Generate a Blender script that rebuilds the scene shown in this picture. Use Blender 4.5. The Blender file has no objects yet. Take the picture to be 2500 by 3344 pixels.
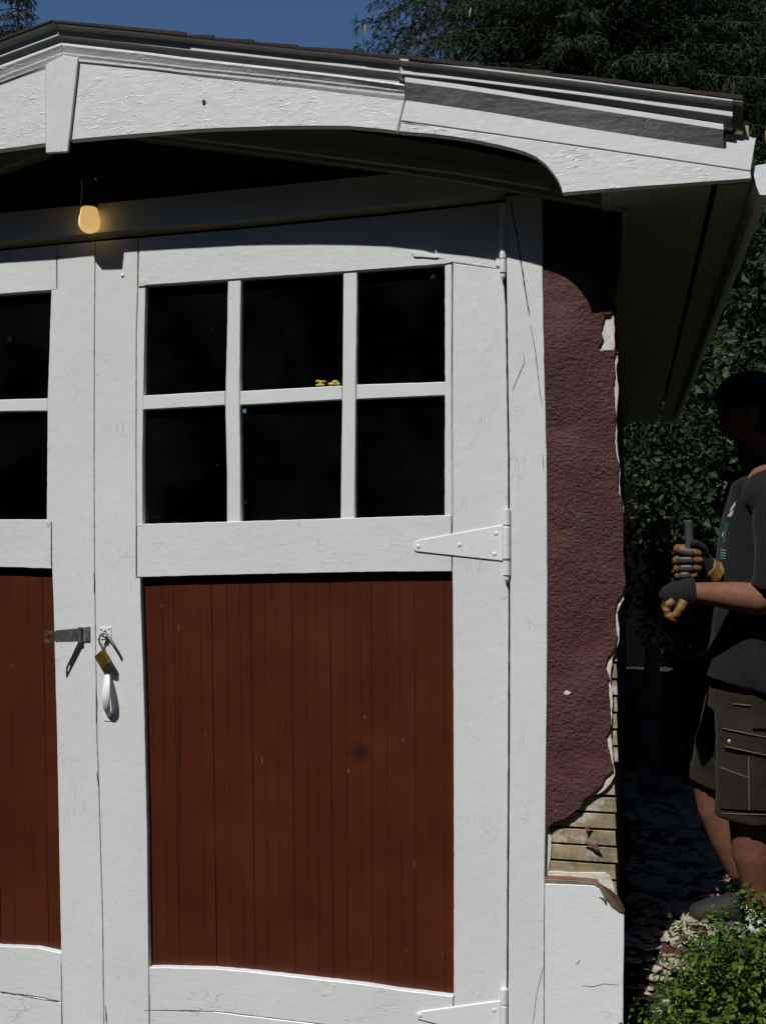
import bpy, bmesh, math, random
import numpy as np
from math import sin, cos, radians, pi, atan2, sqrt
from mathutils import Vector, Matrix, noise
random.seed(7); rng = np.random.default_rng(7)
scene = bpy.context.scene
COL = scene.collection

# ------------------------------------------------------------------ camera
F, YAW, PIT, ROL = 3450., radians(13.2), radians(1.5), radians(-.3)
D, H = 2.95, 1.22
cf = Vector((-sin(YAW)*cos(PIT), cos(YAW)*cos(PIT), sin(PIT)))
cr0 = Vector((cos(YAW), sin(YAW), 0)); cu0 = cr0.cross(cf)
cr = cr0*cos(ROL)+cu0*sin(ROL); cu = -cr0*sin(ROL)+cu0*cos(ROL)
C0 = Vector((0, -D, H))
cam = bpy.data.cameras.new('camera'); camo = bpy.data.objects.new('camera', cam); COL.objects.link(camo)
camo.matrix_world = Matrix(((cr.x, cu.x, -cf.x, C0.x), (cr.y, cu.y, -cf.y, C0.y), (cr.z, cu.z, -cf.z, C0.z), (0, 0, 0, 1)))
cam.sensor_fit = 'VERTICAL'; cam.sensor_height = 24; cam.lens = 24*F/3344
cam.clip_start = .05; cam.clip_end = 500
scene.camera = camo
def ray(px, py): return cr*((px-1250)/F)-cu*((py-1672)/F)+cf
def W(px, py, y=0.):
    """point of the plane y=const seen at a photo position"""
    d = ray(px, py); return C0+d*((y-C0.y)/d.y)
def proj(P):
    v = Vector(P)-C0; return 1250+F*v.dot(cr)/v.dot(cf), 1672-F*v.dot(cu)/v.dot(cf)

# ------------------------------------------------------------------ light
SUN = Vector((.345, 1, -1.47)).normalized()
ld = bpy.data.lights.new('sun', 'SUN'); ld.energy = 5.0; ld.angle = radians(.5); ld.color = (1, .975, .94)
lo = bpy.data.objects.new('sun', ld); COL.objects.link(lo)
lo.rotation_euler = SUN.to_track_quat('-Z', 'Y').to_euler(); lo.location = (-3, -8, 10)
world = bpy.data.worlds.new('World'); scene.world = world; world.use_nodes = True
nt = world.node_tree; bg = nt.nodes['Background']
sky = nt.nodes.new('ShaderNodeTexSky'); sky.sky_type = 'NISHITA'; sky.sun_disc = False
sky.sun_elevation = math.asin(-SUN.z); sky.sun_rotation = atan2(-SUN.x, -SUN.y)
sky.air_density = 1.0; sky.dust_density = .1; sky.ozone_density = 6; sky.altitude = 400
hs = nt.nodes.new('ShaderNodeHueSaturation'); hs.inputs['Saturation'].default_value = 1.03; hs.inputs['Value'].default_value = 1.22
nt.links.new(sky.outputs[0], hs.inputs['Color']); nt.links.new(hs.outputs[0], bg.inputs[0]); bg.inputs[1].default_value = .065
scene.view_settings.view_transform = 'Standard'; scene.view_settings.look = 'None'
scene.view_settings.exposure = -.28; scene.view_settings.gamma = 1
scene.cycles.max_bounces = 6; scene.cycles.transparent_max_bounces = 12

# ------------------------------------------------------------------ materials
class N:
    def __init__(s, name):
        s.m = bpy.data.materials.new(name); s.m.use_nodes = True; s.t = s.m.node_tree
        s.b = s.t.nodes['Principled BSDF']; s.c = s.t.nodes.new('ShaderNodeTexCoord').outputs['Object']
    def n(s, typ, **k):
        x = s.t.nodes.new(typ)
        for a, v in k.items(): setattr(x, a, v)
        return x
    def link(s, a, b): s.t.links.new(a, b)
    def map(s, sc=(1, 1, 1), rot=(0, 0, 0), src=None):
        m = s.n('ShaderNodeMapping'); m.inputs['Scale'].default_value = sc; m.inputs['Rotation'].default_value = rot
        s.link(src or s.c, m.inputs[0]); return m.outputs[0]
    def noise(s, scale, detail=4, rough=.55, vec=None, dist=0):
        x = s.n('ShaderNodeTexNoise'); x.inputs['Scale'].default_value = scale; x.inputs['Detail'].default_value = detail
        x.inputs['Roughness'].default_value = rough; x.inputs['Distortion'].default_value = dist
        s.link(vec or s.c, x.inputs['Vector']); return x.outputs[0]
    def ramp(s, v, *st):
        x = s.n('ShaderNodeValToRGB'); r = x.color_ramp
        while len(r.elements) < len(st): r.elements.new(.5)
        for e, (p, c) in zip(r.elements, st):
            e.position = p; e.color = (c, c, c, 1) if not isinstance(c, tuple) else (*c, 1)
        s.link(v, x.inputs[0]); return x.outputs[0]
    def math(s, op, a, b=None):
        x = s.n('ShaderNodeMath', operation=op)
        for i, v in enumerate((a, b)):
            if v is None: continue
            if isinstance(v, (int, float)): x.inputs[i].default_value = v
            else: s.link(v, x.inputs[i])
        return x.outputs[0]
    def mix(s, f, a, b):
        x = s.n('ShaderNodeMix', data_type='RGBA')
        for i, v in ((0, f), (6, a), (7, b)):
            if isinstance(v, (int, float)): x.inputs[i].default_value = v
            elif isinstance(v, tuple): x.inputs[i].default_value = (*v, 1)
            else: s.link(v, x.inputs[i])
        return x.outputs[2]
    def bump(s, h, st=.5, dist=.002, nrm=None):
        x = s.n('ShaderNodeBump'); x.inputs['Strength'].default_value = st; x.inputs['Distance'].default_value = dist
        s.link(h, x.inputs['Height'])
        if nrm: s.link(nrm, x.inputs['Normal'])
        return x.outputs[0]
    def out(s, col=None, rough=None, nrm=None, spec=None, metal=None):
        for k, v in (('Base Color', col), ('Roughness', rough), ('Normal', nrm), ('Specular IOR Level', spec), ('Metallic', metal)):
            if v is None: continue
            if isinstance(v, tuple): s.b.inputs[k].default_value = (*v, 1)
            elif isinstance(v, (int, float)): s.b.inputs[k].default_value = v
            else: s.link(v, s.b.inputs[k])
        return s.m

def paint(name, stretch, base=(.725, .748, .745), fleck=.0, wear=.5, dirt=.07, bst=.36):
    k = N(name)
    g = k.map(stretch)
    warp = k.n('ShaderNodeVectorMath', operation='ADD')
    nz = k.n('ShaderNodeTexNoise'); nz.inputs['Scale'].default_value = 9; nz.inputs['Detail'].default_value = 3
    k.link(g, nz.inputs['Vector'])
    sc = k.n('ShaderNodeVectorMath', operation='SCALE'); sc.inputs[3].default_value = .14
    k.link(nz.outputs['Color'], sc.inputs[0]); k.link(g, warp.inputs[0]); k.link(sc.outputs[0], warp.inputs[1])
    v = k.n('ShaderNodeTexVoronoi', feature='DISTANCE_TO_EDGE'); v.inputs['Scale'].default_value = 38
    k.link(warp.outputs[0], v.inputs['Vector'])
    crack = k.ramp(v.outputs['Distance'], (0, 1.), (.035, 0.))
    mask = k.ramp(k.noise(11, 3), (.56-.1*wear, 0.), (.66, 1.))
    mask2 = k.ramp(k.noise(3.1, 2), (.42, 0.), (.62, 1.))
    crack = k.math('MULTIPLY', k.math('MULTIPLY', crack, mask), mask2)
    brush = k.noise(60, 5, .6, g); lump = k.noise(28, 4, .6); big = k.noise(6, 2)
    chips = k.ramp(k.noise(85, 3, .6, k.map((max(stretch[0], .4), 1, max(stretch[2], .4)))), (.58, 0.), (.64, 1.))
    h = k.math('ADD', k.math('MULTIPLY', brush, .5), k.math('MULTIPLY', lump, .9))
    h = k.math('ADD', h, k.math('MULTIPLY', big, .8))
    h = k.math('ADD', h, k.math('MULTIPLY', k.math('MULTIPLY', chips, mask), .55*wear+fleck))
    h = k.math('SUBTRACT', h, k.math('MULTIPLY', crack, .55))
    nrm = k.bump(h, bst, .0035)
    tone = k.ramp(k.noise(2.3, 4, .6), (.3, 1.-dirt), (.7, 1.))
    spots = k.ramp(k.noise(120, 2, .5), (.725, 0.), (.76, 1.))
    col = k.mix(k.math('MULTIPLY', crack, .5), base, (.2, .18, .16))
    col = k.mix(k.math('MULTIPLY', spots, .55), col, (.25, .2, .16))
    rust = k.ramp(k.noise(13, 3, .6, k.map((1, 1, .35))), (.735, 0.), (.8, 1.))
    col = k.mix(k.math('MULTIPLY', rust, .35), col, (.42, .28, .12))
    mul = k.n('ShaderNodeMix', data_type='RGBA', blend_type='MULTIPLY'); mul.inputs[0].default_value = 1
    k.link(col, mul.inputs[6]); k.link(tone, mul.inputs[7])
    rg = k.ramp(lump, (.35, .30), (.7, .48))
    return k.out(mul.outputs[2], rg, nrm, .5)
M = {}
M['white_v'] = paint('white_paint_upright', (1, 1, .25))
M['white_h'] = paint('white_paint_level', (.25, 1, 1))
M['white_worn'] = paint('white_paint_worn', (.22, 1, 1.2), fleck=.9, wear=1.0, bst=.48)
M['white_new'] = paint('white_paint_fresh', (.15, 1, 1), wear=.1, base=(.75, .76, .765))
M['white_metal'] = paint('white_coated_metal', (1, 1, 1), wear=.15, base=(.76, .78, .785), dirt=.03)
M['soffit'] = paint('white_soffit_paint', (.25, 1, 1), wear=.3, base=(.33, .315, .25))  # white paint darkened: shade under eaves and header put into its colour

def simple(name, col, rough=.6, var=.25, scale=30, bump=.3, bd=.002, metal=0, spec=.5, stretch=(1, 1, 1)):
    k = N(name); v = k.map(stretch); n = k.noise(scale, 5, .6, v)
    dark = tuple(c*(1-var) for c in col); lite = tuple(min(1, c*(1+var)) for c in col)
    c = k.ramp(n, (.3, dark), (.7, lite))
    return k.out(c, rough, k.bump(n, bump, bd) if bump else None, spec, metal)
def red_panel():
    k = N('red_brown_paint'); g = k.map((1, 1, .03)); n = k.noise(45, 5, .65, g); m = k.noise(14, 3)
    c = k.ramp(k.noise(5, 4), (.3, (.056, .0112, .0034)), (.55, (.073, .0148, .0043)), (.75, (.085, .0190, .0062)))
    cr_ = k.ramp(k.noise(70, 2, .5, k.map((1, 1, .012))), (.70, 0.), (.735, 1.))
    msk = k.ramp(k.noise(4, 2), (.5, 0.), (.6, 1.))
    cr_ = k.math('MULTIPLY', cr_, msk)
    c = k.mix(k.math('MULTIPLY', cr_, .55), c, (.012, .004, .003))
    ctr = W(1172, 2458, .024); vm = k.n('ShaderNodeVectorMath', operation='DISTANCE'); k.link(k.c, vm.inputs[0]); vm.inputs[1].default_value = ctr
    dd = k.math('ADD', vm.outputs['Value'], k.math('MULTIPLY', k.noise(40, 4, .6), .022))
    c = k.mix(k.ramp(dd, (.012, .85), (.050, 0.)), c, (.014, .005, .003))
    w = k.ramp(k.noise(150, 3, .6, k.map((1, 1, .10))), (.745, 0.), (.78, 1.))
    c = k.mix(k.math('MULTIPLY', w, .7), c, (.35, .28, .26))
    h = k.math('ADD', k.math('MULTIPLY', n, .8), m)
    h = k.math('SUBTRACT', h, cr_)
    return k.out(c, .42, k.bump(h, .5, .002), .4)
M['red'] = red_panel()
def stucco():
    k = N('maroon_stucco'); n = k.noise(120, 6, .62, dist=.4); n2 = k.noise(70, 4, .6); sm = k.ramp(k.noise(4.5, 2), (.30, .05), (.64, 1.15))
    h = k.math('MULTIPLY', k.math('ADD', n, n2), sm)
    c = k.ramp(k.noise(9, 5, .6), (.3, (.078, .027, .021)), (.52, (.088, .036, .031)), (.72, (.122, .066, .072)))
    return k.out(c, .55, k.bump(h, 1.0, .013), .3)
M['stucco'] = stucco()
M['scratch'] = simple('grey_white_plaster', (.62, .59, .53), .9, .2, 60, .7, .003)
def lath():
    k = N('bare_lath_wood'); g = k.map((.12, 1, 1)); n = k.noise(60, 5, .6, g)
    c = k.ramp(n, (.3, (.27, .20, .12)), (.7, (.44, .35, .22)))
    gm = k.ramp(k.noise(26, 5, .7), (.42, 0.), (.60, .75)); c = k.mix(gm, c, (.16, .14, .10))
    ps = k.ramp(k.noise(9, 5, .7), (.52, 0.), (.6, .9)); c = k.mix(ps, c, (.52, .49, .42))
    return k.out(c, .85, k.bump(n, .5, .002), .2)
M['lath'] = lath()
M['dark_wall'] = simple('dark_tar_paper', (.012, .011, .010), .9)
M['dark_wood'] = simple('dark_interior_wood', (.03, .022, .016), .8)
M['crack'] = simple('crack_shadow_gap', (.03, .022, .018), .9, bump=0)
M['gap'] = simple('bare_dark_wood_gap', (.045, .03, .022), .9, bump=0)
M['rust'] = simple('rust', (.25, .07, .02), .8)
def steel():
    k = N('weathered_zinc_steel'); n = k.noise(70, 4, .6); r_ = k.ramp(k.noise(38, 4, .6), (.5, 0.), (.62, .75))
    c = k.ramp(n, (.3, (.12, .13, .14)), (.7, (.26, .27, .28))); c = k.mix(r_, c, (.14, .055, .018))
    return k.out(c, .5, k.bump(n, .3, .001), .5, .4)
M['steel'] = steel()
def brass():
    k = N('tarnished_brass'); n = k.noise(60, 4)
    c = k.ramp(n, (.3, (.20, .12, .03)), (.7, (.36, .23, .06)))
    return k.out(c, .38, k.bump(n, .1, .0005), .5, .7)
M['brass'] = brass()
M['shingle'] = simple('dark_brown_shingle', (.035, .022, .022), .95, .5, 200, .8, .003)
M['socket'] = simple('dark_lamp_socket', (.02, .022, .022), .5)
M['primer'] = simple('brown_bare_primer', (.17, .075, .04), .7)
M['flap'] = simple('bent_metal_underside', (.20, .17, .13), .5)
M['yellow'] = simple('yellow_plastic', (.62, .42, .07), .4, .15)
M['chain'] = simple('dull_chain_metal', (.16, .15, .12), .5, metal=.5)
M['grey_box'] = simple('pale_grey_board', (.26, .27, .25), .6, .1)
def glass():
    k = N('window_glass'); t = k.t; t.nodes.remove(k.b)
    tr = k.n('ShaderNodeBsdfTransparent'); tr.inputs[0].default_value = (.74, .78, .80, 1)
    gl = k.n('ShaderNodeBsdfGlossy'); gl.inputs['Roughness'].default_value = .02; gl.inputs[0].default_value = (.8, .9, 1, 1)
    fr = k.n('ShaderNodeFresnel'); fr.inputs[0].default_value = 1.5
    mx = k.n('ShaderNodeMixShader'); k.link(fr.outputs[0], mx.inputs[0]); k.link(tr.outputs[0], mx.inputs[1]); k.link(gl.outputs[0], mx.inputs[2])
    df = k.n('ShaderNodeBsdfDiffuse'); df.inputs[0].default_value = (.6, .6, .58, 1)
    sp = k.ramp(k.noise(75, 3, .5), (.80, 0.), (.81, .8)); sp = k.math('ADD', sp, k.ramp(k.noise(3, 4, .6), (.4, .0), (.8, .012)))
    m2 = k.n('ShaderNodeMixShader'); k.link(sp, m2.inputs[0]); k.link(mx.outputs[0], m2.inputs[1]); k.link(df.outputs[0], m2.inputs[2])
    k.link(m2.outputs[0], t.nodes['Material Output'].inputs[0]); return k.m
M['glass'] = glass()
def bulb_mat():
    k = N('lit_bulb_glass'); e = k.b.inputs
    sep = k.n('ShaderNodeSeparateXYZ'); k.link(k.c, sep.inputs[0])
    k.out((.8, .7, .5), .25, None, .5)
    e['Emission Color'].default_value = (1, .62, .2, 1); e['Emission Strength'].default_value = .72
    return k.m
M['bulb'] = bulb_mat()
def leaf_mat(name, a, b, rough=.45, tr=.25):
    k = N(name); oi = k.n('ShaderNodeNewGeometry')
    c = k.ramp(oi.outputs['Random Per Island'], (0, a), (.75, b), (1., tuple(min(1, x*1.5) for x in b)))
    k.out(c, rough, None, .2)
    tl = k.n('ShaderNodeBsdfTranslucent'); k.link(c, tl.inputs[0])
    mx = k.n('ShaderNodeMixShader'); mx.inputs[0].default_value = tr
    k.link(k.b.outputs[0], mx.inputs[1]); k.link(tl.outputs[0], mx.inputs[2]); k.link(mx.outputs[0], k.t.nodes['Material Output'].inputs[0])
    return k.m
M['spruce'] = leaf_mat('spruce_needles', (.007, .016, .006), (.027, .044, .013), .8, .1)
M['broad'] = leaf_mat('broad_leaves', (.009, .020, .008), (.030, .056, .018), .5)
M['box'] = leaf_mat('boxwood_leaves', (.018, .055, .009), (.085, .150, .018), .4)
M['bark'] = simple('bark', (.05, .04, .032), .9, .4, 40, .8, .01)
M['cone'] = simple('spruce_cone', (.34, .27, .10), .7)
def ground_mat():
    k = N('bare_soil_ground'); n = k.noise(18, 6, .65); n2 = k.noise(3, 4)
    c = k.ramp(n, (.3, (.022, .020, .017)), (.7, (.055, .047, .037)))
    c = k.mix(k.ramp(n2, (.45, 0.), (.6, .5)), c, (.05, .06, .03))
    return k.out(c, .95, k.bump(n, .8, .02), .1)
M['ground'] = ground_mat()
M['chip'] = simple('plaster_debris', (.36, .31, .24), .9, .35, 34, .8, .005)
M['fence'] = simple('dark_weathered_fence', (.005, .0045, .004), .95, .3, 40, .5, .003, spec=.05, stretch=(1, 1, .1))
def skin():
    k = N('skin'); n = k.noise(40, 4); c = k.ramp(n, (.3, (.15, .066, .038)), (.7, (.19, .088, .053)))
    k.out(c, .68, k.bump(k.noise(220, 3), .25, .001), .2)
    k.b.inputs['Subsurface Weight'].default_value = .08; k.b.inputs['Subsurface Radius'].default_value = (.01, .004, .002); return k.m
M['skin'] = skin()
def cloth(name, col, sc=900):
    k = N(name); f = k.noise(14, 4, .6); w = k.noise(sc, 2)
    c = k.ramp(f, (.3, tuple(x*.85 for x in col)), (.7, tuple(x*1.15 for x in col)))
    h = k.math('ADD', f, k.math('MULTIPLY', w, .05))
    k.out(c, .9, k.bump(h, .5, .012), .15); k.b.inputs['Sheen Weight'].default_value = .04; return k.m
M['shirt'] = cloth('charcoal_shirt', (.012, .0115, .012))
M['shorts'] = cloth('olive_brown_canvas', (.020, .0160, .0098))
M['stitch'] = simple('tan_stitching', (.16, .13, .09), .8, bump=0)
M['cap'] = cloth('dark_navy_cap', (.008, .009, .013))
M['hair'] = simple('dark_hair', (.012, .009, .007), .6)
M['glove_dark'] = cloth('black_glove_fabric', (.014, .013, .014))
M['glove_tan'] = simple('tan_glove_leather', (.17, .088, .022), .6, .25, 60)
M['glove_pad'] = simple('grey_rubber_pad', (.045, .04, .04), .5)
M['tool'] = simple('blue_grey_handle', (.04, .04, .047), .6)
M['print_white'] = simple('white_shirt_print', (.55, .6, .58), .7, .08, bump=0)
M['print_green'] = simple('green_shirt_print', (.012, .12, .045), .7, .08, bump=0)
M['print_mint'] = simple('mint_shirt_lettering', (.10, .30, .22), .7, .05, bump=0)
M['sock'] = simple('white_sock', (.6, .6, .62), .9)
M['shoe'] = simple('dark_grey_shoe', (.014, .013, .012), .8)
M['snap'] = simple('brass_snap', (.5, .38, .15), .35, metal=.6)
M['bin'] = simple('dark_plastic_bin', (.02, .022, .024), .5)
M['board_old'] = simple('peeling_grey_post', (.12, .13, .13), .8, .5, 14, .5, .01)

# ------------------------------------------------------------------ object helpers
def tag(o, label=None, cat=None, group=None, kind=None):
    for k_, v in (('label', label), ('category', cat), ('group', group), ('kind', kind)):
        if v: o[k_] = v
    return o
def empty(name, loc, *a, **k):
    o = bpy.data.objects.new(name, None); COL.objects.link(o); o.location = loc; o.empty_display_size = .1
    return tag(o, *a, **k)
def mesh_obj(name, me, mats, parent=None, smooth=False):
    if not isinstance(mats, (list, tuple)): mats = [mats]
    for m in mats: me.materials.append(M[m] if isinstance(m, str) else m)
    if smooth: me.shade_smooth()
    o = bpy.data.objects.new(name, me); COL.objects.link(o)
    if parent:
        o.parent = parent
        if parent.type == 'EMPTY': o.matrix_parent_inverse = Matrix.Translation(-Vector(parent.location))
    return o
def from_bm(name, bm, mats, parent=None, smooth=False, recalc=True):
    if recalc: bmesh.ops.recalc_face_normals(bm, faces=bm.faces)
    me = bpy.data.meshes.new(name); bm.to_mesh(me); bm.free()
    return mesh_obj(name, me, mats, parent, smooth)
def rag(pts, step=.02, amp=.0):
    """subdivide a closed (x,z) outline and fray it"""
    out = []; n = len(pts)
    for i in range(n):
        a = Vector(pts[i]); b = Vector(pts[(i+1) % n]); L = (b-a).length
        k = max(1, int(L/step)) if amp > 0 else 1
        nrm = Vector((-(b-a).y, (b-a).x)); nrm = nrm/(L or 1)
        for j in range(k):
            p = a.lerp(b, j/k)
            if amp > 0 and j > 0:
                q = Vector((p.x*45, p.y*45, i*.37)); s = noise.noise(q)+.6*noise.noise(q*3.1)
                p = p+nrm*s*amp
            out.append(p)
    return out
def area(p): return sum(p[i].x*p[(i+1) % len(p)].y-p[(i+1) % len(p)].x*p[i].y for i in range(len(p)))/2
def slab_bm(bm, pts, yf, yb, amp=.0, ch=.0015, step=.02, mi=0):
    """board: outline given as world (x,z) on plane yf, going back to yb, front edges chamfered"""
    p = rag(pts, step, amp)
    if area(p) < 0: p = p[::-1]
    n = len(p); ins = []
    for i in range(n):
        a, b, c = p[i-1], p[i], p[(i+1) % n]
        d1 = (b-a).normalized(); d2 = (c-b).normalized(); t = (d1+d2)
        t = t.normalized() if t.length > 1e-6 else d1
        nn = Vector((-t.y, t.x)); k = max(.5, nn.dot(Vector((-d1.y, d1.x))))
        ins.append(b+nn*ch/k)
    A = [bm.verts.new((q.x, yf, q.y)) for q in ins]; B = [bm.verts.new((q.x, yf+ch, q.y)) for q in p]; Cc = [bm.verts.new((q.x, yb, q.y)) for q in p]
    fs = [bm.faces.new(A), bm.faces.new(Cc[::-1])]
    for i in range(n):
        j = (i+1) % n
        fs.append(bm.faces.new((A[i], B[i], B[j], A[j]))); fs.append(bm.faces.new((B[i], Cc[i], Cc[j], B[j])))
    for f in fs: f.material_index = mi
    return bm
def px2(pts, y): return [(w.x, w.z) for w in (W(a, b, y) for a, b in pts)]
def board(name, pts, yf, yb, mat, parent, amp=.0, ch=.0015, step=.02):
    """outline read from the photograph, stood on its own real plane yf"""
    bm = bmesh.new(); slab_bm(bm, px2(pts, yf), yf, yb, amp, ch, step); return from_bm(name, bm, mat, parent)
def box_bm(bm, x0, x1, y0, y1, z0, z1, mi=0):
    v = [bm.verts.new((x, y, z)) for z in (z0, z1) for x, y in ((x0, y0), (x1, y0), (x1, y1), (x0, y1))]
    for q in ((0, 1, 2, 3), (4, 7, 6, 5), (0, 4, 5, 1), (1, 5, 6, 2), (2, 6, 7, 3), (3, 7, 4, 0)):
        bm.faces.new([v[i] for i in q]).material_index = mi
def box(name, x0, x1, y0, y1, z0, z1, mat, parent=None):
    bm = bmesh.new(); box_bm(bm, x0, x1, y0, y1, z0, z1); return from_bm(name, bm, mat, parent)
def frame_of(d):
    d = d.normalized(); u = d.cross(Vector((0, 0, 1)) if abs(d.z) < .9 else Vector((0, 1, 0))).normalized(); return u, u.cross(d).normalized()
def chain_bm(bm, pts, rad, seg=12, u0=None, mi=0, caps=True):
    """tapered tube through points; rad: number or (r1,r2) per point"""
    pts = [Vector(p) for p in pts]; rings = []
    for i, p in enumerate(pts):
        d = (pts[min(i+1, len(pts)-1)]-pts[max(i-1, 0)])
        if u0 is not None:
            dn = d.normalized(); u = (Vector(u0)-dn*dn.dot(Vector(u0))).normalized(); v = dn.cross(u)
        else: u, v = frame_of(d)
        r = rad[i]; r1, r2 = r if isinstance(r, tuple) else (r, r)
        rings.append([bm.verts.new(p+u*cos(2*pi*k/seg)*r1+v*sin(2*pi*k/seg)*r2) for k in range(seg)])
    fs = []
    for a, b in zip(rings, rings[1:]):
        for k in range(seg): fs.append(bm.faces.new((a[k], a[(k+1) % seg], b[(k+1) % seg], b[k])))
    if caps: fs += [bm.faces.new(rings[0][::-1]), bm.faces.new(rings[-1])]
    for f in fs: f.material_index = mi
    return rings
def ell_bm(bm, c, r, rot=None, mi=0, seg=16):
    m = Matrix.Translation(Vector(c)) @ (rot.to_matrix().to_4x4() if rot else Matrix()) @ Matrix.Diagonal((*r, 1))
    g = bmesh.ops.create_uvsphere(bm, u_segments=seg, v_segments=seg//2+2, radius=1, matrix=m)
    for f in {f for v in g['verts'] for f in v.link_faces}: f.material_index = mi
def line_strip(name, pts, w, y, mat, parent, depth=.0012):
    """thin groove-like crack line"""
    bm = bmesh.new(); P = [W(a, b, y) for a, b in pts]; q = []
    for a, b in zip(P, P[1:]):
        k = max(1, int((b-a).length/.012))
        q += [a.lerp(b, j/k) for j in range(k)]
    q.append(P[-1]); L = []; R_ = []
    for i, p in enumerate(q):
        d = (q[min(i+1, len(q)-1)]-q[max(i-1, 0)]).normalized(); nn = Vector((-d.z, 0, d.x))
        s = w*(.55+.9*abs(noise.noise(p*60)))*(.3 if i in (0, len(q)-1) else 1)
        o = nn*noise.noise(p*35)*.0012
        L.append(bm.verts.new(p+nn*s/2+o)); R_.append(bm.verts.new(p-nn*s/2+o))
    for i in range(len(q)-1): bm.faces.new((L[i], L[i+1], R_[i+1], R_[i]))
    r = bmesh.ops.extrude_face_region(bm, geom=list(bm.faces))
    for v in r['geom']:
        if isinstance(v, bmesh.types.BMVert): v.co.y -= depth*.4
    return from_bm(name, bm, mat, parent)
def remeshed(name, bm, mats, parent, voxel=.008, smooth=4, disp=None):
    me = bpy.data.meshes.new(name); bmesh.ops.recalc_face_normals(bm, faces=bm.faces); bm.to_mesh(me); bm.free()
    o = bpy.data.objects.new(name, me); COL.objects.link(o)
    m = o.modifiers.new('r', 'REMESH'); m.mode = 'VOXEL'; m.voxel_size = voxel
    s = o.modifiers.new('s', 'SMOOTH'); s.iterations = smooth; s.factor = .6
    dg = bpy.context.evaluated_depsgraph_get(); m2 = bpy.data.meshes.new_from_object(o.evaluated_get(dg))
    bpy.data.objects.remove(o); m2.materials.clear()
    if disp:
        nrm = [v.normal.copy() for v in m2.vertices]
        for v, n_ in zip(m2.vertices, nrm): v.co += n_*disp(v.co)
    return mesh_obj(name, m2, mats, parent, smooth=True)

# ------------------------------------------------------------------ ground
def gz(x, y):
    """ground height: drive in front lies lower, side yard rises"""
    t = min(1, max(0, (y+.1)/.55)); t = t*t*(3-2*t); z = -.34*(1-t)
    return z+.012*noise.noise(Vector((x*3, y*3, 0)))*(1 if y > 0 else .3)
def make_ground():
    xs = np.concatenate([[-120, -60, -30, -15, -8], np.arange(-5, 4.01, .1), [6, 10, 16, 30, 60, 120]])
    ys = np.concatenate([[-120, -50, -20, -10, -6, -4], np.arange(-3, 8.01, .1), [10, 13, 18, 30, 60, 120]])
    vs = [(x, y, gz(x, y)) for y in ys for x in xs]; n = len(xs)
    fs = [(j*n+i, j*n+i+1, (j+1)*n+i+1, (j+1)*n+i) for j in range(len(ys)-1) for i in range(n-1)]
    me = bpy.data.meshes.new('ground'); me.from_pydata(vs, [], fs)
    return tag(mesh_obj('ground', me, 'ground', smooth=True), kind='structure')
make_ground()

# ------------------------------------------------------------------ garage
XC = W(2030, 3100, 0).x                                    # right front corner of the walls
YB = 5.3
garage = empty('garage', (-1.6, 0, 0), 'old white garage with red-brown door panels, peeling maroon stucco corner and arched gable board', 'garage')
YD = .004                                                  # face of the door leaves
XM = W(312, 1900, YD).x                                    # meeting line of the two leaves
XL = 2*XM-XC                                               # left corner
ZB = -.5
# --- maroon stucco strip with its broken edge
st = [(1765, 600), (2045, 600), (2045, 690), (2030, 700), (2028, 860), (2012, 930), (2006, 1000), (1992, 1029), (1974, 1031), (1961, 1077), (1969, 1104), (1952, 1134), (1960, 1146),
      (2012, 1142), (2004, 1169), (2007, 1224), (2001, 1256), (2004, 1321), (2009, 1359), (2004, 1430), (2009, 1468), (2020, 1522), (2015, 1603), (2031, 1630), (2034, 1739),
      (2036, 1840), (2041, 1913), (2031, 1938), (2013, 1963), (2006, 2001), (2013, 2085), (2004, 2121), (1980, 2155), (1974, 2176), (1989, 2213), (1983, 2225), (1989, 2316),
      (1992, 2383), (1977, 2407), (1989, 2456), (2001, 2516), (1977, 2535), (1965, 2562), (1940, 2586), (1910, 2607), (1892, 2641), (1867, 2659), (1843, 2674), (1807, 2686), (1788, 2705), (1765, 2712)]
sw = board('stucco_wall', st, 0, .0115, 'stucco', garage, amp=.0024, ch=.001, step=.008)
tag(sw, 'maroon stucco strip with a broken edge')
coat = [(1990, 1010), (2003, 1028), (2006, 1085), (2004, 1150), (2016, 1150), (2012, 1200), (2018, 1262), (2014, 1330), (2012, 1440), (2024, 1530), (2024, 1612), (2034, 1640), (2036, 1960), (2014, 2000), (2021, 2090),
        (2011, 2120), (1998, 2152), (1993, 2235), (2000, 2290), (1994, 2400), (2001, 2470), (2006, 2535), (1992, 2560), (1975, 2578), (1956, 2592), (1930, 2600), (1880, 2600), (1880, 2200), (1900, 1600), (1930, 1000)]
board('plaster_coat', coat, .0075, .0165, 'scratch', garage, amp=.0030, ch=.001, step=.007)
bm = bmesh.new(); slab_bm(bm, px2([(1838, 2262), (1848, 2254), (1856, 2257), (1864, 2262), (1855, 2269), (1843, 2268)], -.0006), -.0006, .002, .0006, .0003, .004)
from_bm('paint_chip', bm, 'scratch', garage)
bm = bmesh.new()                                            # plaster left on the lowest laths
slab_bm(bm, px2([(1772, 2850), (1800, 2846), (1900, 2850), (1975, 2850), (1990, 2862), (2004, 2895), (2006, 2920), (1995, 2930), (1950, 2895), (1772, 2900)], .0135), .0135, .02, .0015, .001, .008)
slab_bm(bm, px2([(1776, 2700), (1790, 2700), (1800, 2740), (1797, 2800), (1788, 2850), (1776, 2850)], .0135), .0135, .02, .0015, .001, .008)
from_bm('plaster_remnant', bm, 'scratch', garage)
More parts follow.
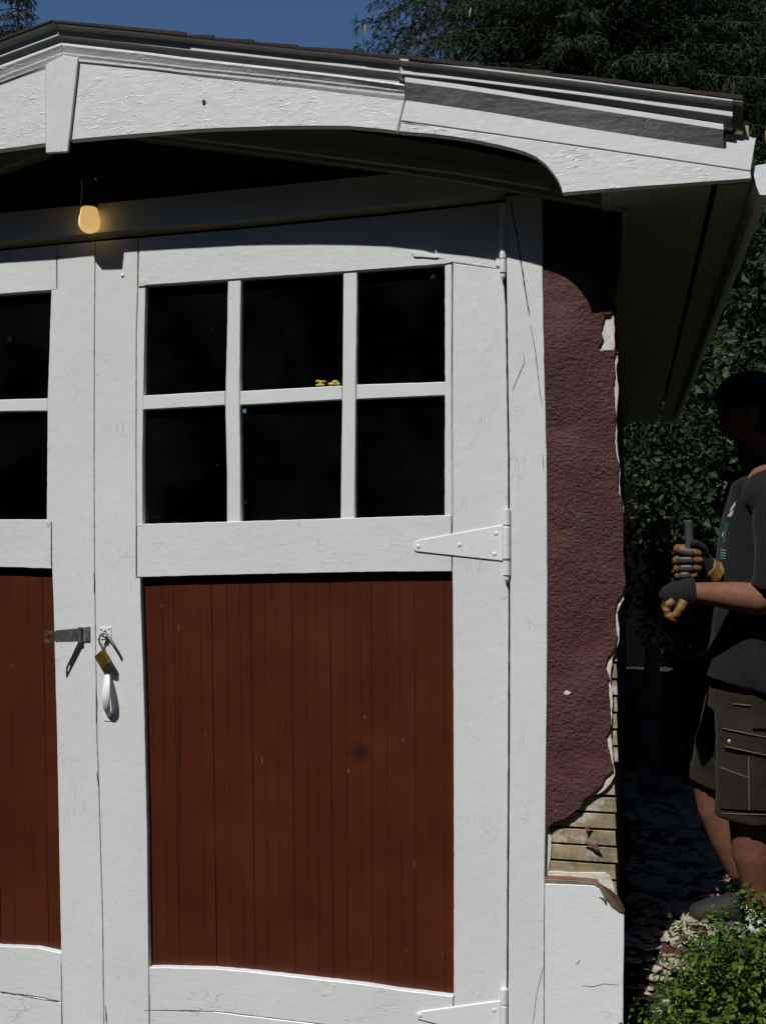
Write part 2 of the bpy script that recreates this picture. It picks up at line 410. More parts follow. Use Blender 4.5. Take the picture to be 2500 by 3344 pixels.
# --- laths: one part each, every one of them a board of its own
zt = W(1900, 2905, .018).z; i = 0; pitch = .0455
while zt+i*pitch < W(1900, 620, .018).z:
    z0 = zt+i*pitch-.012; x1 = XC-.006+.008*noise.noise(Vector((i*1.7, 3, 0)))-(.006 if i < 8 else 0)
    sl = .0012*noise.noise(Vector((i*.9, 0, 4)))
    bm = bmesh.new()
    slab_bm(bm, [(W(1745, 2000, .018).x, z0+sl), (x1, z0-sl), (x1-.002, z0+.038), (W(1745, 2000, .018).x, z0+.039+sl)], .018, .026, .0007, .0008, .015)
    from_bm('lath', bm, 'lath', garage); i += 1
# splinters sticking out of the laths
bm = bmesh.new()
for pts in ([(1909, 2703), (1922, 2696), (1929, 2694), (1922, 2706), (1914, 2721)], [(1906, 2752), (1915, 2748), (1950, 2764), (1961, 2782), (1940, 2774), (1925, 2762)]):
    slab_bm(bm, px2(pts, .004), .004, .008, 0, .0005)
from_bm('splinter', bm, 'primer', garage)
# --- sheathing and the other walls
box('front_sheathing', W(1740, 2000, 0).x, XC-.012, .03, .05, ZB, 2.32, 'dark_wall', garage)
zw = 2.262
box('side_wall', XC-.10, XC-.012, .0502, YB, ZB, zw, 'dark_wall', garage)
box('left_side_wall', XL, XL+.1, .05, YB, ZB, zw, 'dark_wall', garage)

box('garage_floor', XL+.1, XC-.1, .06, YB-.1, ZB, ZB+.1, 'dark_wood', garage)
box('left_front_wall', XL, XM-(W(1780, 1900, YD).x-XM), -.001, .05, ZB, 2.34, 'stucco', garage)
# --- metal clad plinth, bent corner flap
board('plinth', [(1778, 2886), (1860, 2888), (1940, 2893), (1955, 2905), (1972, 2930), (1990, 2950), (2010, 2968), (2037, 2976), (2036, 3100), (2034, 3200), (2033, 3640), (1776, 3640)], -.010, .012, 'white_metal', garage, amp=.0006, step=.02)
bm = bmesh.new()                                             # rolled upper lip: brown edge above a pale roll
for pts, mi in (([(1777, 2866), (1860, 2869), (1950, 2878), (1951, 2882), (1860, 2874), (1777, 2871)], 0), ([(1777, 2871), (1860, 2874), (1951, 2882), (1955, 2894), (1860, 2889), (1777, 2886)], 1)):
    slab_bm(bm, px2(pts, -.008-.001*mi), -.008-.001*mi, .012, .0004, .001, .02, mi)
from_bm('plinth_lip', bm, ['primer', 'flap'], garage)
bm = bmesh.new()
P = [W(1949, 2880, -.012), W(1968, 2892, -.018), (W(1990, 2905, -.03)), W(2014, 2925, -.035), W(2028, 2950, -.035), W(2038, 2972, -.03), W(2036, 2978, -.018), W(2018, 2977, -.013), W(1994, 2960, -.012), W(1968, 2925, -.011), W(1951, 2890, -.011)]
v = [bm.verts.new(p) for p in P]; c1 = bm.verts.new(W(1990, 2925, -.022)); c2 = bm.verts.new(W(2016, 2952, -.024))
for a, b in ((0, 1), (1, 2)): bm.faces.new((v[a], v[b], c1)).material_index = 0
for a, b in ((2, 3), (3, 4), (4, 5)): bm.faces.new((v[a], v[b], c2)).material_index = 0
bm.faces.new((v[2], c2, c1)).material_index = 0
for a, b in ((5, 6), (6, 7), (7, 8)): bm.faces.new((v[a], v[b], c2)).material_index = 1
bm.faces.new((v[8], c1, c2)).material_index = 1
for a, b in ((8, 9), (9, 10), (10, 0)): bm.faces.new((v[a], v[b], c1)).material_index = 1
fl = from_bm('bent_flap', bm, ['primer', 'flap'], garage); tag(fl, 'torn metal corner curling outwards')
md = fl.modifiers.new('t', 'SOLIDIFY'); md.thickness = .0012
bm = bmesh.new()
vv = [bm.verts.new(W(*p)) for p in ((1955, 2928, -.0105), (1978, 2934, -.015), (1976, 2940, -.019), (1978, 2956, -.0105), (1968, 2940, -.0105))]
bm.faces.new(vv); o = from_bm('plinth_fold', bm, 'flap', garage); md = o.modifiers.new('t', 'SOLIDIFY'); md.thickness = .001
line_strip('paint_crack', [(1891, 3132), (1888, 3142), (1880, 3150)], .0016, -.0106, 'crack', garage)
line_strip('paint_crack', [(1900, 3218), (1935, 3222), (1970, 3212), (2020, 3216)], .0008, -.0106, 'crack', garage)

# --- right casing (jamb board)
YC = -.005
board('casing', [(1652, 640), (1700, 636), (1768, 640), (1770, 870), (1776, 1200), (1784, 1500), (1786, 1900), (1784, 2300), (1779, 2700), (1775, 3000), (1773, 3640), (1657, 3640), (1660, 3000), (1664, 2400), (1665, 1900), (1663, 1500), (1655, 1000), (1652, 800)],
      YC, .0165, 'white_v', garage, amp=.0007, step=.02)
line_strip('casing_crack', [(1665, 643), (1686, 760), (1700, 855), (1728, 1035)], .0042, YC-.0004, 'crack', garage)
line_strip('casing_crack', [(1731, 1060), (1746, 1142), (1763, 1294), (1771, 1332)], .0020, YC-.0004, 'crack', garage)
line_strip('casing_crack', [(1708, 1148), (1711, 1186), (1698, 1215), (1689, 1234), (1673, 1278)], .0016, YC-.0004, 'crack', garage)
line_strip('casing_crack', [(1774, 3152), (1762, 3200), (1752, 3240), (1744, 3300), (1738, 3344)], .0014, YC-.0004, 'crack', garage)
line_strip('casing_crack', [(1770, 1480), (1775, 1540)], .0018, YC-.0004, 'crack', garage)
xl0 = XM-(W(1785, 1900, YC).x-XM); xl1 = XM-(W(1660, 1900, YC).x-XM)
box('left_casing', xl0, xl1, YC, -.0015, ZB, 2.36, 'white_v', garage)

# --- header over the doors
lh = proj((xl1, YC, W(0, 700, YC).z)); 
zh0, zh1 = W(0, 790, -.03).z, W(0, 695, -.03).z
def mirror_px(P): return proj((2*XM-P.x, P.y, P.z))
hdrb = [(1650, 630), (1250, 674), (800, 720), (400, 753), (0, 791)]
hdrt = [(0, 695), (470, 650), (900, 606), (1307, 563), (1500, 562), (1650, 590)]
eb = mirror_px(W(1650, 630, -.03)); 
board('header', hdrb+[(eb[0], eb[1]+5), (eb[0], eb[1]-110)]+hdrt, -.009, .0115, 'white_h', garage, amp=.0005, step=.04)
bm = bmesh.new()                                             # sloping drip strip under the header
hx = [eb[0], 0, 400, 800, 1250, 1650]; hy = [eb[1]+5, 791, 753, 720, 674, 630]; hb = [eb[1]+33, 813, 775, 741, 697, 652]
rows = [[bm.verts.new(W(x, y, -.0085)) for x, y in zip(hx, hy)], [bm.verts.new(W(x, y, .008)) for x, y in zip(hx, hb)], [bm.verts.new(W(x, y, .012)) for x, y in zip(hx, hb)]]
for a, b in zip(rows, rows[1:]):
    for k in range(5): bm.faces.new((a[k], a[k+1], b[k+1], b[k]))
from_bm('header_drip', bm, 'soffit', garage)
# --- gable stucco, frieze, rake soffit
gab = W(190, 150, 0)
zA = W(1000, 300, 0).z
XA = XM; ZAp = W(175, 71, -.25).z; 
RE = W(2424, 329.5, -.25)                                    # right end of the drip edge
slope = (ZAp-RE.z)/(RE.x-XA)
def roofz(x): return ZAp-slope*abs(x-XA)
bm = bmesh.new()
slab_bm(bm, [(XL, zh0+.03), (XC-.012, zh0+.03), (XC-.012, roofz(XC)-.17), (XA, ZAp-.17), (XL, roofz(XL)-.17)], .012, .05)
from_bm('gable_wall', bm, 'stucco', garage)
fr = [(300, 420), (469, 452), (900, 508), (1307, 563), (1500, 592), (1771, 640), (2029, 685), (2050, 600), (1500, 480), (900, 390), (300, 330)]
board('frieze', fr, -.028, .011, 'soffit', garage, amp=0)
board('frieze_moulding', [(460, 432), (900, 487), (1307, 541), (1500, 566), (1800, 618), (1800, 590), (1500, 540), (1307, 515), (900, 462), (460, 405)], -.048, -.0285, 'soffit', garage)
mf = [mirror_px(W(a, b, -.028)) for a, b in fr if a > 300]
board('frieze', [(150, 420), (150, 500), (0, 553)]+[m for m in mf if m[0] < -50][:0]+[(-400, 690), (-800, 830), (-1200, 990), (-1200, 850), (-400, 560)], -.028, .011, 'soffit', garage)
bm = bmesh.new()
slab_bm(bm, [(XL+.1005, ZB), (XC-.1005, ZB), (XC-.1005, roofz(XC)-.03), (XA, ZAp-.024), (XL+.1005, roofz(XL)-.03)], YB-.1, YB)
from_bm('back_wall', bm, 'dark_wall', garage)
# rake soffit: sloping sheet between wall and arch board
def sheet(name, quad, t, mat, parent):
    bm = bmesh.new(); v = [bm.verts.new(p) for p in quad]; w = [bm.verts.new(Vector(p)+Vector((0, 0, t))) for p in quad]
    bm.faces.new(v); bm.faces.new(w[::-1])
    for i in range(len(v)):
        j = (i+1) % len(v); bm.faces.new((v[i], v[j], w[j], w[i]))
    return from_bm(name, bm, mat, parent)
sd = .105
for s in (1, -1):
    xe = XA+s*(RE.x-XA)*.985
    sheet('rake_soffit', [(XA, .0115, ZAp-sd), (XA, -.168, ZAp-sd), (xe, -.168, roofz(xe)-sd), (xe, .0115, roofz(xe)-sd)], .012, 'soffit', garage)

# --- gable boards with the arched lower edge
YG = -.19
def interp(tab, x):
    xs = [t[0] for t in tab]; ys = [t[1] for t in tab]
    if x <= xs[0]: return ys[0]+(x-xs[0])*(ys[1]-ys[0])/(xs[1]-xs[0])
    if x >= xs[-1]: return ys[-1]+(x-xs[-1])*(ys[-1]-ys[-2])/(xs[-1]-xs[-2])
    for i in range(len(xs)-1):
        if x <= xs[i+1]: return ys[i]+(x-xs[i])*(ys[i+1]-ys[i])/(xs[i+1]-xs[i])
botL = [(230, 458), (302, 451), (453, 438), (642, 423), (756, 418), (907, 413), (1020, 412), (1134, 413), (1250, 423), (1297, 430)]
botR = [(1302, 430), (1401, 438), (1477, 447), (1552, 459), (1628, 475), (1680, 488), (1711, 497), (1749, 514), (1779, 537), (1802, 563), (1821, 590), (1832, 616), (1836, 631), (1900, 625), (2150, 606), (2451, 584)]
a1 = board('arch_board', [(257, 185), (600, 225), (1000, 270), (1323, 307), (1322, 327), (1317, 340), (1304, 395), (1297, 430)]+botL[::-1], YG, YG+.022, 'white_worn', garage, amp=.0006, ch=.002, step=.03)
tag(a1, 'arched gable board with a round hole and flecked paint')
a2 = board('arch_board', [(2449, 560), (2200, 524), (1900, 480), (1600, 437), (1309, 396)]+botR, YG, YG+.022, 'white_worn', garage, amp=.0006, ch=.002, step=.03)
board('rake_board', [(1326, 322), (1600, 345), (1900, 400), (2354, 470), (2370, 436), (2451, 447), (2456, 451), (2463, 450), (2467, 449), (2449, 558), (2200, 521.5), (1900, 477.5), (1600, 434.5), (1308, 393.5), (1322, 335)], YG-.001, YG+.020, 'white_new', garage, amp=.0004, ch=.0015, step=.03)
ap = [(0, 489), (148, 469)]
mir = lambda pts: [mirror_px(W(a, b, YG)) for a, b in pts]
lb = [(x, y) for x, y in mir(botL[3:]+botR[1:]) if x < -60]
lt = mir([(2449, 470)])
board('arch_board', [(150, 190), (151, 469), (0, 489)]+lb+lt+[(-300, 330), (0, 240)], YG, YG+.022, 'white_worn', garage, amp=.0006, ch=.002, step=.03)
key = board('keystone', [(149, 216), (205, 180), (254, 190), (253.5, 204), (221, 495), (150, 499)], YG-.010, YG-.0005, 'white_v', garage, ch=.0015)
bm = bmesh.new()                                              # knot hole
g = bmesh.ops.create_cone(bm, cap_ends=True, segments=14, radius1=.0065, radius2=.0065, depth=.002, matrix=Matrix.Translation(W(666, 334, YG-.0008)) @ Matrix.Rotation(pi/2, 4, 'X') @ Matrix.Diagonal((.85, 1.15, 1, 1)))
from_bm('knot_hole', bm, 'crack', a1)
line_strip('board_crack', [(1420, 424), (1420, 440)], .0018, YG-.0008, 'crack', a2)
line_strip('board_crack', [(1437, 422), (1455, 426)], .0024, YG-.0008, 'crack', a2)
line_strip('board_crack', [(1312, 398), (1400, 408)], .0024, YG-.0014, 'crack', a2)
def screws(name, pts, y, r, mat, parent):
    for a, b in pts:
        bm = bmesh.new(); ell_bm(bm, W(a, b, y), (r, r*.45, r), seg=12)
        from_bm(name, bm, mat, parent, smooth=True)

# --- rake mouldings swept along the roof edge
def sweep(name, rows, xs, mat, parent, close_y=None, mis=None):
    bm = bmesh.new(); R_ = []
    for tab, y in rows: R_.append([bm.verts.new(W(x, interp(tab, x), y(x) if callable(y) else y)) for x in xs])
    for k, (a, b) in enumerate(zip(R_, R_[1:])):
        for i in range(len(xs)-1): bm.faces.new((a[i], a[i+1], b[i+1], b[i])).material_index = (mis[k] if mis else 0)
    bk = []
    for rr in (R_[0], R_[-1]): bk.append([bm.verts.new((v.co.x, close_y, v.co.z)) for v in rr])
    for i in range(len(xs)-1):
        bm.faces.new((R_[0][i+1], R_[0][i], bk[0][i], bk[0][i+1])); bm.faces.new((R_[-1][i], R_[-1][i+1], bk[1][i+1], bk[1][i])); bm.faces.new((bk[0][i], bk[0][i+1], bk[1][i+1], bk[1][i]))
    for i in (0, -1): bm.faces.new([r[i] for r in R_]+[bk[1][i], bk[0][i]])
    return from_bm(name, bm, mat, parent)
def sh(tab, d): return [(x, y+d) for x, y in tab]
LE = W(2424, 329.5, -.25); lx, ly = mirror_px(LE)
drip = [(172, 71), (500, 105), (600, 116), (1000, 160), (1100, 168.5), (1303, 191), (1900, 262), (2150, 295), (2424, 329.5)]
f1tR = [(192, 112), (500, 140), (600, 152.5), (1000, 195), (1100, 205), (1302, 223)]
f1bR = [(192, 115), (500, 149), (600, 161), (1000, 204), (1100, 215), (1302, 238)]
f1t2 = [(1306, 231), (1330, 229), (1500, 246), (1900, 298), (2393, 364)]
f1b2 = [(1306, 239), (1500, 260), (1900, 310), (2393, 380)]
Atop = [(197, 138), (500, 171.5), (600, 186), (1000, 232), (1100, 243), (1310, 273)]
Btop = [(202, 169), (500, 202.6), (600, 215), (1000, 256), (1100, 268), (1320, 292)]
Ctop = [(210, 187), (500, 216.5), (600, 229.5), (1000, 270), (1100, 282.7), (1320, 307)]
btop = [(210, 200), (258, 206), (500, 230.5), (600, 244.5), (1000, 288), (1100, 301), (1320, 327)]
mid = lambda a, b, t=.5: [(x, y*(1-t)+interp(b, x)*t) for x, y in a]
xsl = list(np.linspace(203, 1320, 24))
yC, yB, yA, yF = YG-.0045, YG-.0085, YG-.016, YG-.0268
def yDr(x): return yF-(.0158 if x < 190 else .0154-.0008*(x-190)/310 if x < 500 else .0146)
sweep('crown_moulding', [(btop, YG-.0006), (sh(Ctop, 8), yC+.0006), (sh(Ctop, 0), yC), (sh(Btop, 6), yB+.0004), (sh(Btop, 1), yB), (mid(Atop, Btop, .62), YG-.0125), (mid(Atop, Btop, .3), yA), (mid(Atop, Btop, .12), yA+.0003), (Atop, yA+.003)],
      xsl, 'white_worn', garage, YG-.0004)
xs1 = list(np.linspace(192, 1303, 24)); xs2 = [1306, 1315, 1330]+list(np.linspace(1400, 2393, 18))
sweep('cornice', [(sh(Atop, -1), yA+.003), (mid(Atop, f1bR, .5), yA+.001), (sh(f1bR, 2), yF+.006), (f1bR, yF+.0004), (f1tR, yF), (mid(f1tR, drip, .35), yF-.0020), (mid(f1tR, drip, .7), yF-.0100), (sh(drip, 5), lambda x: yDr(x)+.0003), (drip, yDr)], xs1, 'white_metal', garage, YG+.01)
xf2 = list(np.linspace(1322, 2360, 20))
f2t = [(1322, 253), (1500, 275), (1900, 336), (2368, 409)]; f2b = [(1322, 267), (1500, 290), (1900, 352), (2366, 424)]; bb = [(1322, 326), (1600, 366), (1900, 416), (2150, 454), (2354, 484)]
yF2 = YG-.0275
yFr = lambda x: yF2-.0050-.0065*max(0, min(1, (x-1330)/500))
yDR = lambda x: yFr(x)-.0152
sweep('fascia_board', [(bb, YG-.0015), (f2b, yF2+.0002), (f2t, yF2), (sh(f2t, -3), yF2+.003)], xf2, 'white_new', garage, YG-.0012)
xs3 = [1306, 1315, 1330]+list(np.linspace(1400, 2390, 16))
sweep('cornice', [(sh(f2t, 6), yF2+.006), (sh(f1b2, 5), yF2+.002), (f1b2, lambda x: yFr(x)+.0003), (f1t2, yFr), (mid(f1t2, drip, .35), lambda x: yFr(x)-.0020), (mid(f1t2, drip, .7), lambda x: yFr(x)-.0100), (sh(drip, 5), lambda x: yDR(x)+.0003), (drip, yDR)], xs3, 'white_metal', garage, YG+.01)
sweep('cornice_end', [([(2388, 436), (2398, 437)], -.2), ([(2390, 380), (2424, 384)], -.215), ([(2393, 345), (2424, 349)], -.228), (sh(drip, 5), yDR(2400)+.001), (drip, yDR(2400))], [2392, 2424], 'soffit', garage, YG+.01)
# left slope
ldrip = [(lx, ly), (0, 135.5), (172, 71)]; d0 = (ly-135.5)
lf = lambda o0, o1: [(lx, ly+d0*0+o0*1.0), (0, 135.5+o0), (200, 71+o1-10)]
lf1t = [(lx, ly+36), (0, 181), (192, 111.5)]; lf1b = [(lx, ly+42), (0, 185.5), (192, 114.5)]
lA = [(lx, ly+70), (0, 212), (197, 139)]; lB = [(lx, ly+104), (0, 247), (202, 170)]; lC = [(lx, ly+120), (0, 266), (148, 211), (203, 190)]; lbt = [(lx, ly+132), (0, 275), (148, 225), (203, 203)]
xl_ = [lx+20, lx*.6, lx*.3, -100, 0, 100, 150, 202]
sweep('crown_moulding', [(lbt, YG-.0006), (sh(lC, 3), yC+.0003), (sh(lC, 0), yC), (sh(lB, 6), yB), (sh(lB, 2), yB), (mid(lA, lB, .62), YG-.0125), (mid(lA, lB, .3), yA), (mid(lA, lB, .12), yA+.0003), (lA, yA+.003)], xl_, 'white_worn', garage, YG-.0004)
sweep('cornice', [(sh(lA, -1), yA+.003), (sh(lf1b, 2), yF+.006), (lf1b, yF+.0003), (lf1t, yF), (mid(lf1t, ldrip, .35), yF-.002), (mid(lf1t, ldrip, .7), yF-.010), (sh(ldrip, 4), lambda x: yDr(x)+.0003), (ldrip, yDr)], [lx, lx*.6, lx*.3, -100, 0, 100, 172, 190.5], 'white_metal', garage, YG+.01)

# --- roof
bm = bmesh.new()
for s in (1, -1):
    xe = XA+s*(RE.x-XA); ze = roofz(xe)
    q = [(XA, -.20, ZAp), (xe, -.20, ze), (xe, YB+.2, ze), (XA, YB+.2, ZAp)]
    v0 = [bm.verts.new((a, b, c-.02)) for a, b, c in q]; v1 = [bm.verts.new((a, b, c-.001)) for a, b, c in q]
    bm.faces.new(v0); bm.faces.new(v1)
    for i in range(4): j = (i+1) % 4; bm.faces.new((v0[i], v0[j], v1[j], v1[i]))
bmesh.ops.remove_doubles(bm, verts=bm.verts, dist=1e-5)
roof = from_bm('roof', bm, 'shingle', garage)
bm = bmesh.new()                                             # shingle courses, stepping at the verge
P0 = [W(x, y, -.241) for x, y in drip]
def dz_drip(x):
    for a, b in zip(P0, P0[1:]):
        if x <= b.x: return a.z+(b.z-a.z)*(x-a.x)/(b.x-a.x)
    return P0[-1].z
def shingle_course(x0, x1, t0, t1, zf):
    z0, z1 = zf(x0), zf(x1); k = 8
    for j in range(1):
        y0 = (-.2365 if x0 < W(500, 105, -.25).x else -.2335 if x0 < W(1300, 190, -.25).x-.02 else -.2405 if x0 < W(1700, 190, -.25).x else -.2455)-.0012*random.random()
        a = [(x0, z0+.0005), (x1, z1+.0005)]; top = []
        for q in range(k+1):
            f = q/k; x = x0+(x1-x0)*f; top.append((x, zf(x)+t0+(t1-t0)*f+.0012*noise.noise(Vector((x*40, 0, 0)))))
        slab_bm(bm, [(x0+(x1-x0)*q/k, zf(x0+(x1-x0)*q/k)+.0005) for q in range(k+1)]+top[::-1], y0, YB+.2, 0, .001)
brk = [P0[0].x+.0005, W(600, 116, -.25).x, W(690, 116, -.25).x, W(822, 140, -.25).x, W(965, 155, -.25).x, W(1180, 170, -.25).x, W(1330, 190, -.25).x, W(1560, 190, -.25).x, W(1800, 200, -.25).x, W(2050, 200, -.25).x, W(2250, 200, -.25).x, P0[-1].x]
for a, b in zip(brk, brk[1:]): shingle_course(a, b, .0075+.003*random.random(), .0125+.003*random.random(), dz_drip)
PL = [W(x, y, -.2355) for x, y in ldrip]
zl = lambda x: PL[0].z+(PL[1].z-PL[0].z)*(x-PL[0].x)/(PL[1].x-PL[0].x) if x < PL[1].x else PL[1].z+(PL[2].z-PL[1].z)*(x-PL[1].x)/(PL[2].x-PL[1].x)
xs_ = np.linspace(PL[0].x, PL[2].x, 10)
for a, b in zip(xs_, xs_[1:]): shingle_course(a, b, .010, .007, zl)
shn = from_bm('shingle_edge', bm, 'shingle', garage)

# --- side eave: soffit boards, fascia, gutter
ZE = W(2200, 615, -.16).z
xo = W(2335, 620, -.166).x; xg = W(2448, 585, -.166).x
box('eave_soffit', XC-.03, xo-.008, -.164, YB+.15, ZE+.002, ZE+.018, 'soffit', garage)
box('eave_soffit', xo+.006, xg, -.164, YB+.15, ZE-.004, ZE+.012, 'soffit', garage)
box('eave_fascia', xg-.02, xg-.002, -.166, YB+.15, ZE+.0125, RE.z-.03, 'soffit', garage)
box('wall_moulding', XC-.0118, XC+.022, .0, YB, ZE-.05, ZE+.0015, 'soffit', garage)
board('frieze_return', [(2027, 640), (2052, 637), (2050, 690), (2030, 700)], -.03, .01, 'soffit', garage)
prof = [(0, 0), (.012, -.055), (.018, -.073), (.030, -.076), (.040, -.072), (.047, -.060), (.051, -.035), (.058, -.012), (.070, 0), (.070, .006)]
gx = W(2452, 560, -.17).x; gt = W(2470, 542, -.17).z
def gutter(s, x0):
    bm = bmesh.new(); y0 = -.172; y1 = YB+.15
    A = [bm.verts.new((x0+s*a, y0, gt+b)) for a, b in prof]; B = [bm.verts.new((x0+s*a, y1, gt+b)) for a, b in prof]
    for i in range(len(prof)-1): bm.faces.new((A[i], A[i+1], B[i+1], B[i]))
    bm.faces.new(A); bm.faces.new(B)
    o = from_bm('gutter', bm, 'white_metal', garage); m = o.modifiers.new('t', 'SOLIDIFY'); m.thickness = .0015
gutter(1, gx); gutter(-1, 2*XA-gx)
xl2 = 2*XA-xg
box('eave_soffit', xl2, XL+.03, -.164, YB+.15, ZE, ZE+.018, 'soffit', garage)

# --- door leaves
def muntin_bar(pts, parent): return board('muntin', pts, YD+.004, YD+.030, 'white_v', parent, amp=.0006, ch=.002, step=.02)
def grooved_panel(name, px, yp, parent, pitchpx=44):
    """vertical beaded boards: grooves are real relief, board tops uneven"""
    w = [W(a, b, yp) for a, b in px]                      # TL TR BR BL
    tl, tr_, br, bl = w; wid = (tr_-tl).length; n = max(3, int(round(wid/(pitchpx*wid/ (px[1][0]-px[0][0])))))
    bm = bmesh.new(); nz = 46; cols = []
    rr = random.Random(len(name)+int(px[0][0]))
    edges = [0]
    for i in range(1, n): edges.append((i+rr.uniform(-.13, .13))/n)
    edges.append(1)
    us = []
    gw = .0011/wid
    for i, e in enumerate(edges):
        dep = .0034 if i % 3 == 0 else .0017
        dep *= rr.uniform(.6, 1.3); g = gw*(1.7 if i % 2 == 0 else 1.0)
        if i in (0, n): us.append((e, 0, i)); continue
        us += [(e-g*1.4, 0, i), (e-g*.5, dep, i), (e+g*.5, dep, i), (e+g*1.4, 0, i)]
    for (u, dep, gi) in us:
        col = []
        for j in range(nz+1):
            v = j/nz; top = tl.lerp(tr_, u); bot = bl.lerp(br, u); p = top.lerp(bot, v)
            wob = .0016*noise.noise(Vector((gi*3.3, v*3, 0)))
            fade = .5+.9*abs(noise.noise(Vector((gi*2.1, v*5, 9))))
            col.append(bm.verts.new((p.x+wob, yp+dep*fade+.0012*noise.noise(Vector((u*9, v*6, gi*.0))), p.z)))
        cols.append(col)
    for a, b in zip(cols, cols[1:]):
        for j in range(nz): bm.faces.new((a[j], b[j], b[j+1], a[j+1]))
    for f in bm.faces: f.normal_update()
    if bm.faces[:] and next(iter(bm.faces)).normal.y > 0: bmesh.ops.reverse_faces(bm, faces=bm.faces)
    o = from_bm(name, bm, 'red', parent, recalc=False); m = o.modifiers.new('t', 'SOLIDIFY'); m.thickness = .012; m.offset = -1
    return o
right = empty_door = None
dr = bpy.data.meshes.new('door')                           # right leaf: stiles and rails in one frame, everything on it is a sub-part
def frame_obj(name, boards, y0, y1, mat_list, parent):
    bm = bmesh.new()
    for pts, mi, amp in boards: slab_bm(bm, px2(pts, y0), y0, y1, amp, .0016, .018, mi)
    return from_bm(name, bm, mat_list, parent)
g = 1.3
R_boards = [
 ([(313, 789), (449.5, 777), (449, 935), (444.5, 1080), (443.5, 1500), (444.5, 1707), (444.5, 1890), (458, 1888), (461, 2000), (471, 2300), (480, 2700), (485, 3160), (488, 3640), (344, 3640), (337, 3000), (324, 2560), (318, 2400), (311, 1900), (309, 1500), (310, 1100)], 0, .0008),
 ([(452, 777), (800, 747), (1250, 704), (1640, 660), (1640, 880), (1476, 856), (1452, 862), (1121, 887), (786, 910), (465, 932), (452, 936)], 1, .0007),
 ([(447.5, 1712), (770, 1703), (1130, 1692), (1472, 1682), (1474, 1866), (1200, 1868), (800, 1876), (458, 1885), (447.5, 1885)], 1, .0009),
 ([(487, 3160), (560, 3160), (700, 3164), (850, 3177), (1000, 3194), (1200, 3217), (1300, 3233), (1478, 3254), (1480, 3380), (1200, 3362), (700, 3302), (490, 3299)], 1, .0011),
 ([(490, 3302), (700, 3305), (1200, 3365), (1480, 3383), (1480, 3640), (492, 3640)], 1, .0007),
 ([(1479, 859.5), (1640, 882), (1649, 1000), (1657, 1500), (1659, 1900), (1658, 2400), (1654, 3000), (1652, 3640), (1482, 3640), (1481, 3240), (1481, 2600), (1479, 2100), (1477, 1860), (1475, 1690), (1475, 1300)], 0, .0008)]
door_r = frame_obj('door', R_boards, YD, YD+.035, ['white_v', 'white_h'], garage)
tag(door_r, 'right hand garage door leaf with six panes and a red-brown lower panel')
board('glazing_stop', [(452, 938), (475, 936), (470, 1200), (465, 1500), (466, 1712), (447, 1712), (446, 1500), (447, 1080)], YD+.003, YD+.022, 'white_v', door_r, amp=.0006)
board('glazing_stop', [(1452, 864), (1474, 862), (1473, 1300), (1474, 1684), (1451, 1684), (1452, 1300)], YD+.003, YD+.022, 'white_v', door_r, amp=.0010, step=.01)
muntin_bar([(744, 904), (787, 900), (785, 1000), (782, 1300), (785, 1500), (785, 1708), (741, 1709), (741, 1550), (736, 1350), (737, 1250), (742, 1050)], door_r)
muntin_bar([(1121, 880), (1165.5, 876), (1165, 1000), (1161, 1250), (1159, 1500), (1157, 1697), (1112, 1698), (1114, 1500), (1118, 1262), (1120, 1000)], door_r)
muntin_bar([(467, 1292), (734.5, 1277), (734.5, 1323), (467, 1338)], door_r)
muntin_bar([(784, 1277.5), (1116, 1259.5), (1116, 1305), (784, 1323)], door_r)
muntin_bar([(1164, 1256), (1453, 1247), (1453, 1291), (1163, 1304)], door_r)
for q in ([(460, 925), (765, 900), (765, 1305), (455, 1318)], [(765, 900), (1143, 872), (1143, 1285), (765, 1305)], [(1143, 872), (1460, 850), (1460, 1270), (1143, 1285)],
          [(455, 1318), (765, 1305), (765, 1718), (455, 1722)], [(765, 1305), (1143, 1285), (1143, 1708), (765, 1718)], [(1143, 1285), (1460, 1270), (1460, 1700), (1143, 1708)]):
    board('pane', q, YD+.024, YD+.027, 'glass', door_r, ch=.0002)
grooved_panel('door_panel', [(445, 1868), (1495, 1850), (1495, 3275), (470, 3188)], YD+.020, door_r)
# left leaf
xo_l = 2*XM-W(1650, 1900, YD).x
pm = lambda x, y: mirror_px(W(x, y, YD))
e0 = pm(1640, 670); e1 = pm(1650, 3640); s0 = pm(1480, 900); s1 = pm(1480, 1700); s2 = pm(1480, 3200)
L_boards = [
 ([(187.5, 800), (310, 789), (307.5, 1100), (306.5, 1500), (308.5, 1900), (315.5, 2400), (321.5, 2560), (334.5, 3000), (341.5, 3640), (207, 3640), (203, 3200), (200, 3112), (187, 2428), (175, 1975), (170.5, 1855), (169, 1706), (153, 1697), (156, 1300), (168, 947), (187.5, 945)], 0, .0008),
 ([(185, 800), (185, 945), (167, 947.5), (0, 960), (-400, 1000), (s0[0], s0[1]), (s0[0]-150, s0[1]-10), (e0[0], e0[1]), (0, 819)], 1, .0007),
 ([(167, 1700), (167.5, 1857), (0, 1852), (s1[0], 1838), (s1[0], 1705), (0, 1696.5), (150, 1696.5)], 1, .0009),
 ([(0, 3091), (120, 3095), (200, 3113), (200.5, 3271), (120, 3255), (0, 3239), (s2[0], 3210), (s2[0], s2[1])], 1, .0011),
 ([(201, 3274), (203, 3640), (s2[0], 3640), (s2[0], 3213), (0, 3242), (120, 3258)], 1, .0007),
 ([(e0[0], e0[1]+2), (s0[0]-3, s0[1]-25), (s2[0]-3, 3640), (e1[0], 3640)], 0, .0008)]
door_l = frame_obj('door', L_boards, YD, YD+.035, ['white_v', 'white_h'], garage)
tag(door_l, 'left hand garage door leaf carrying the steel hasp')
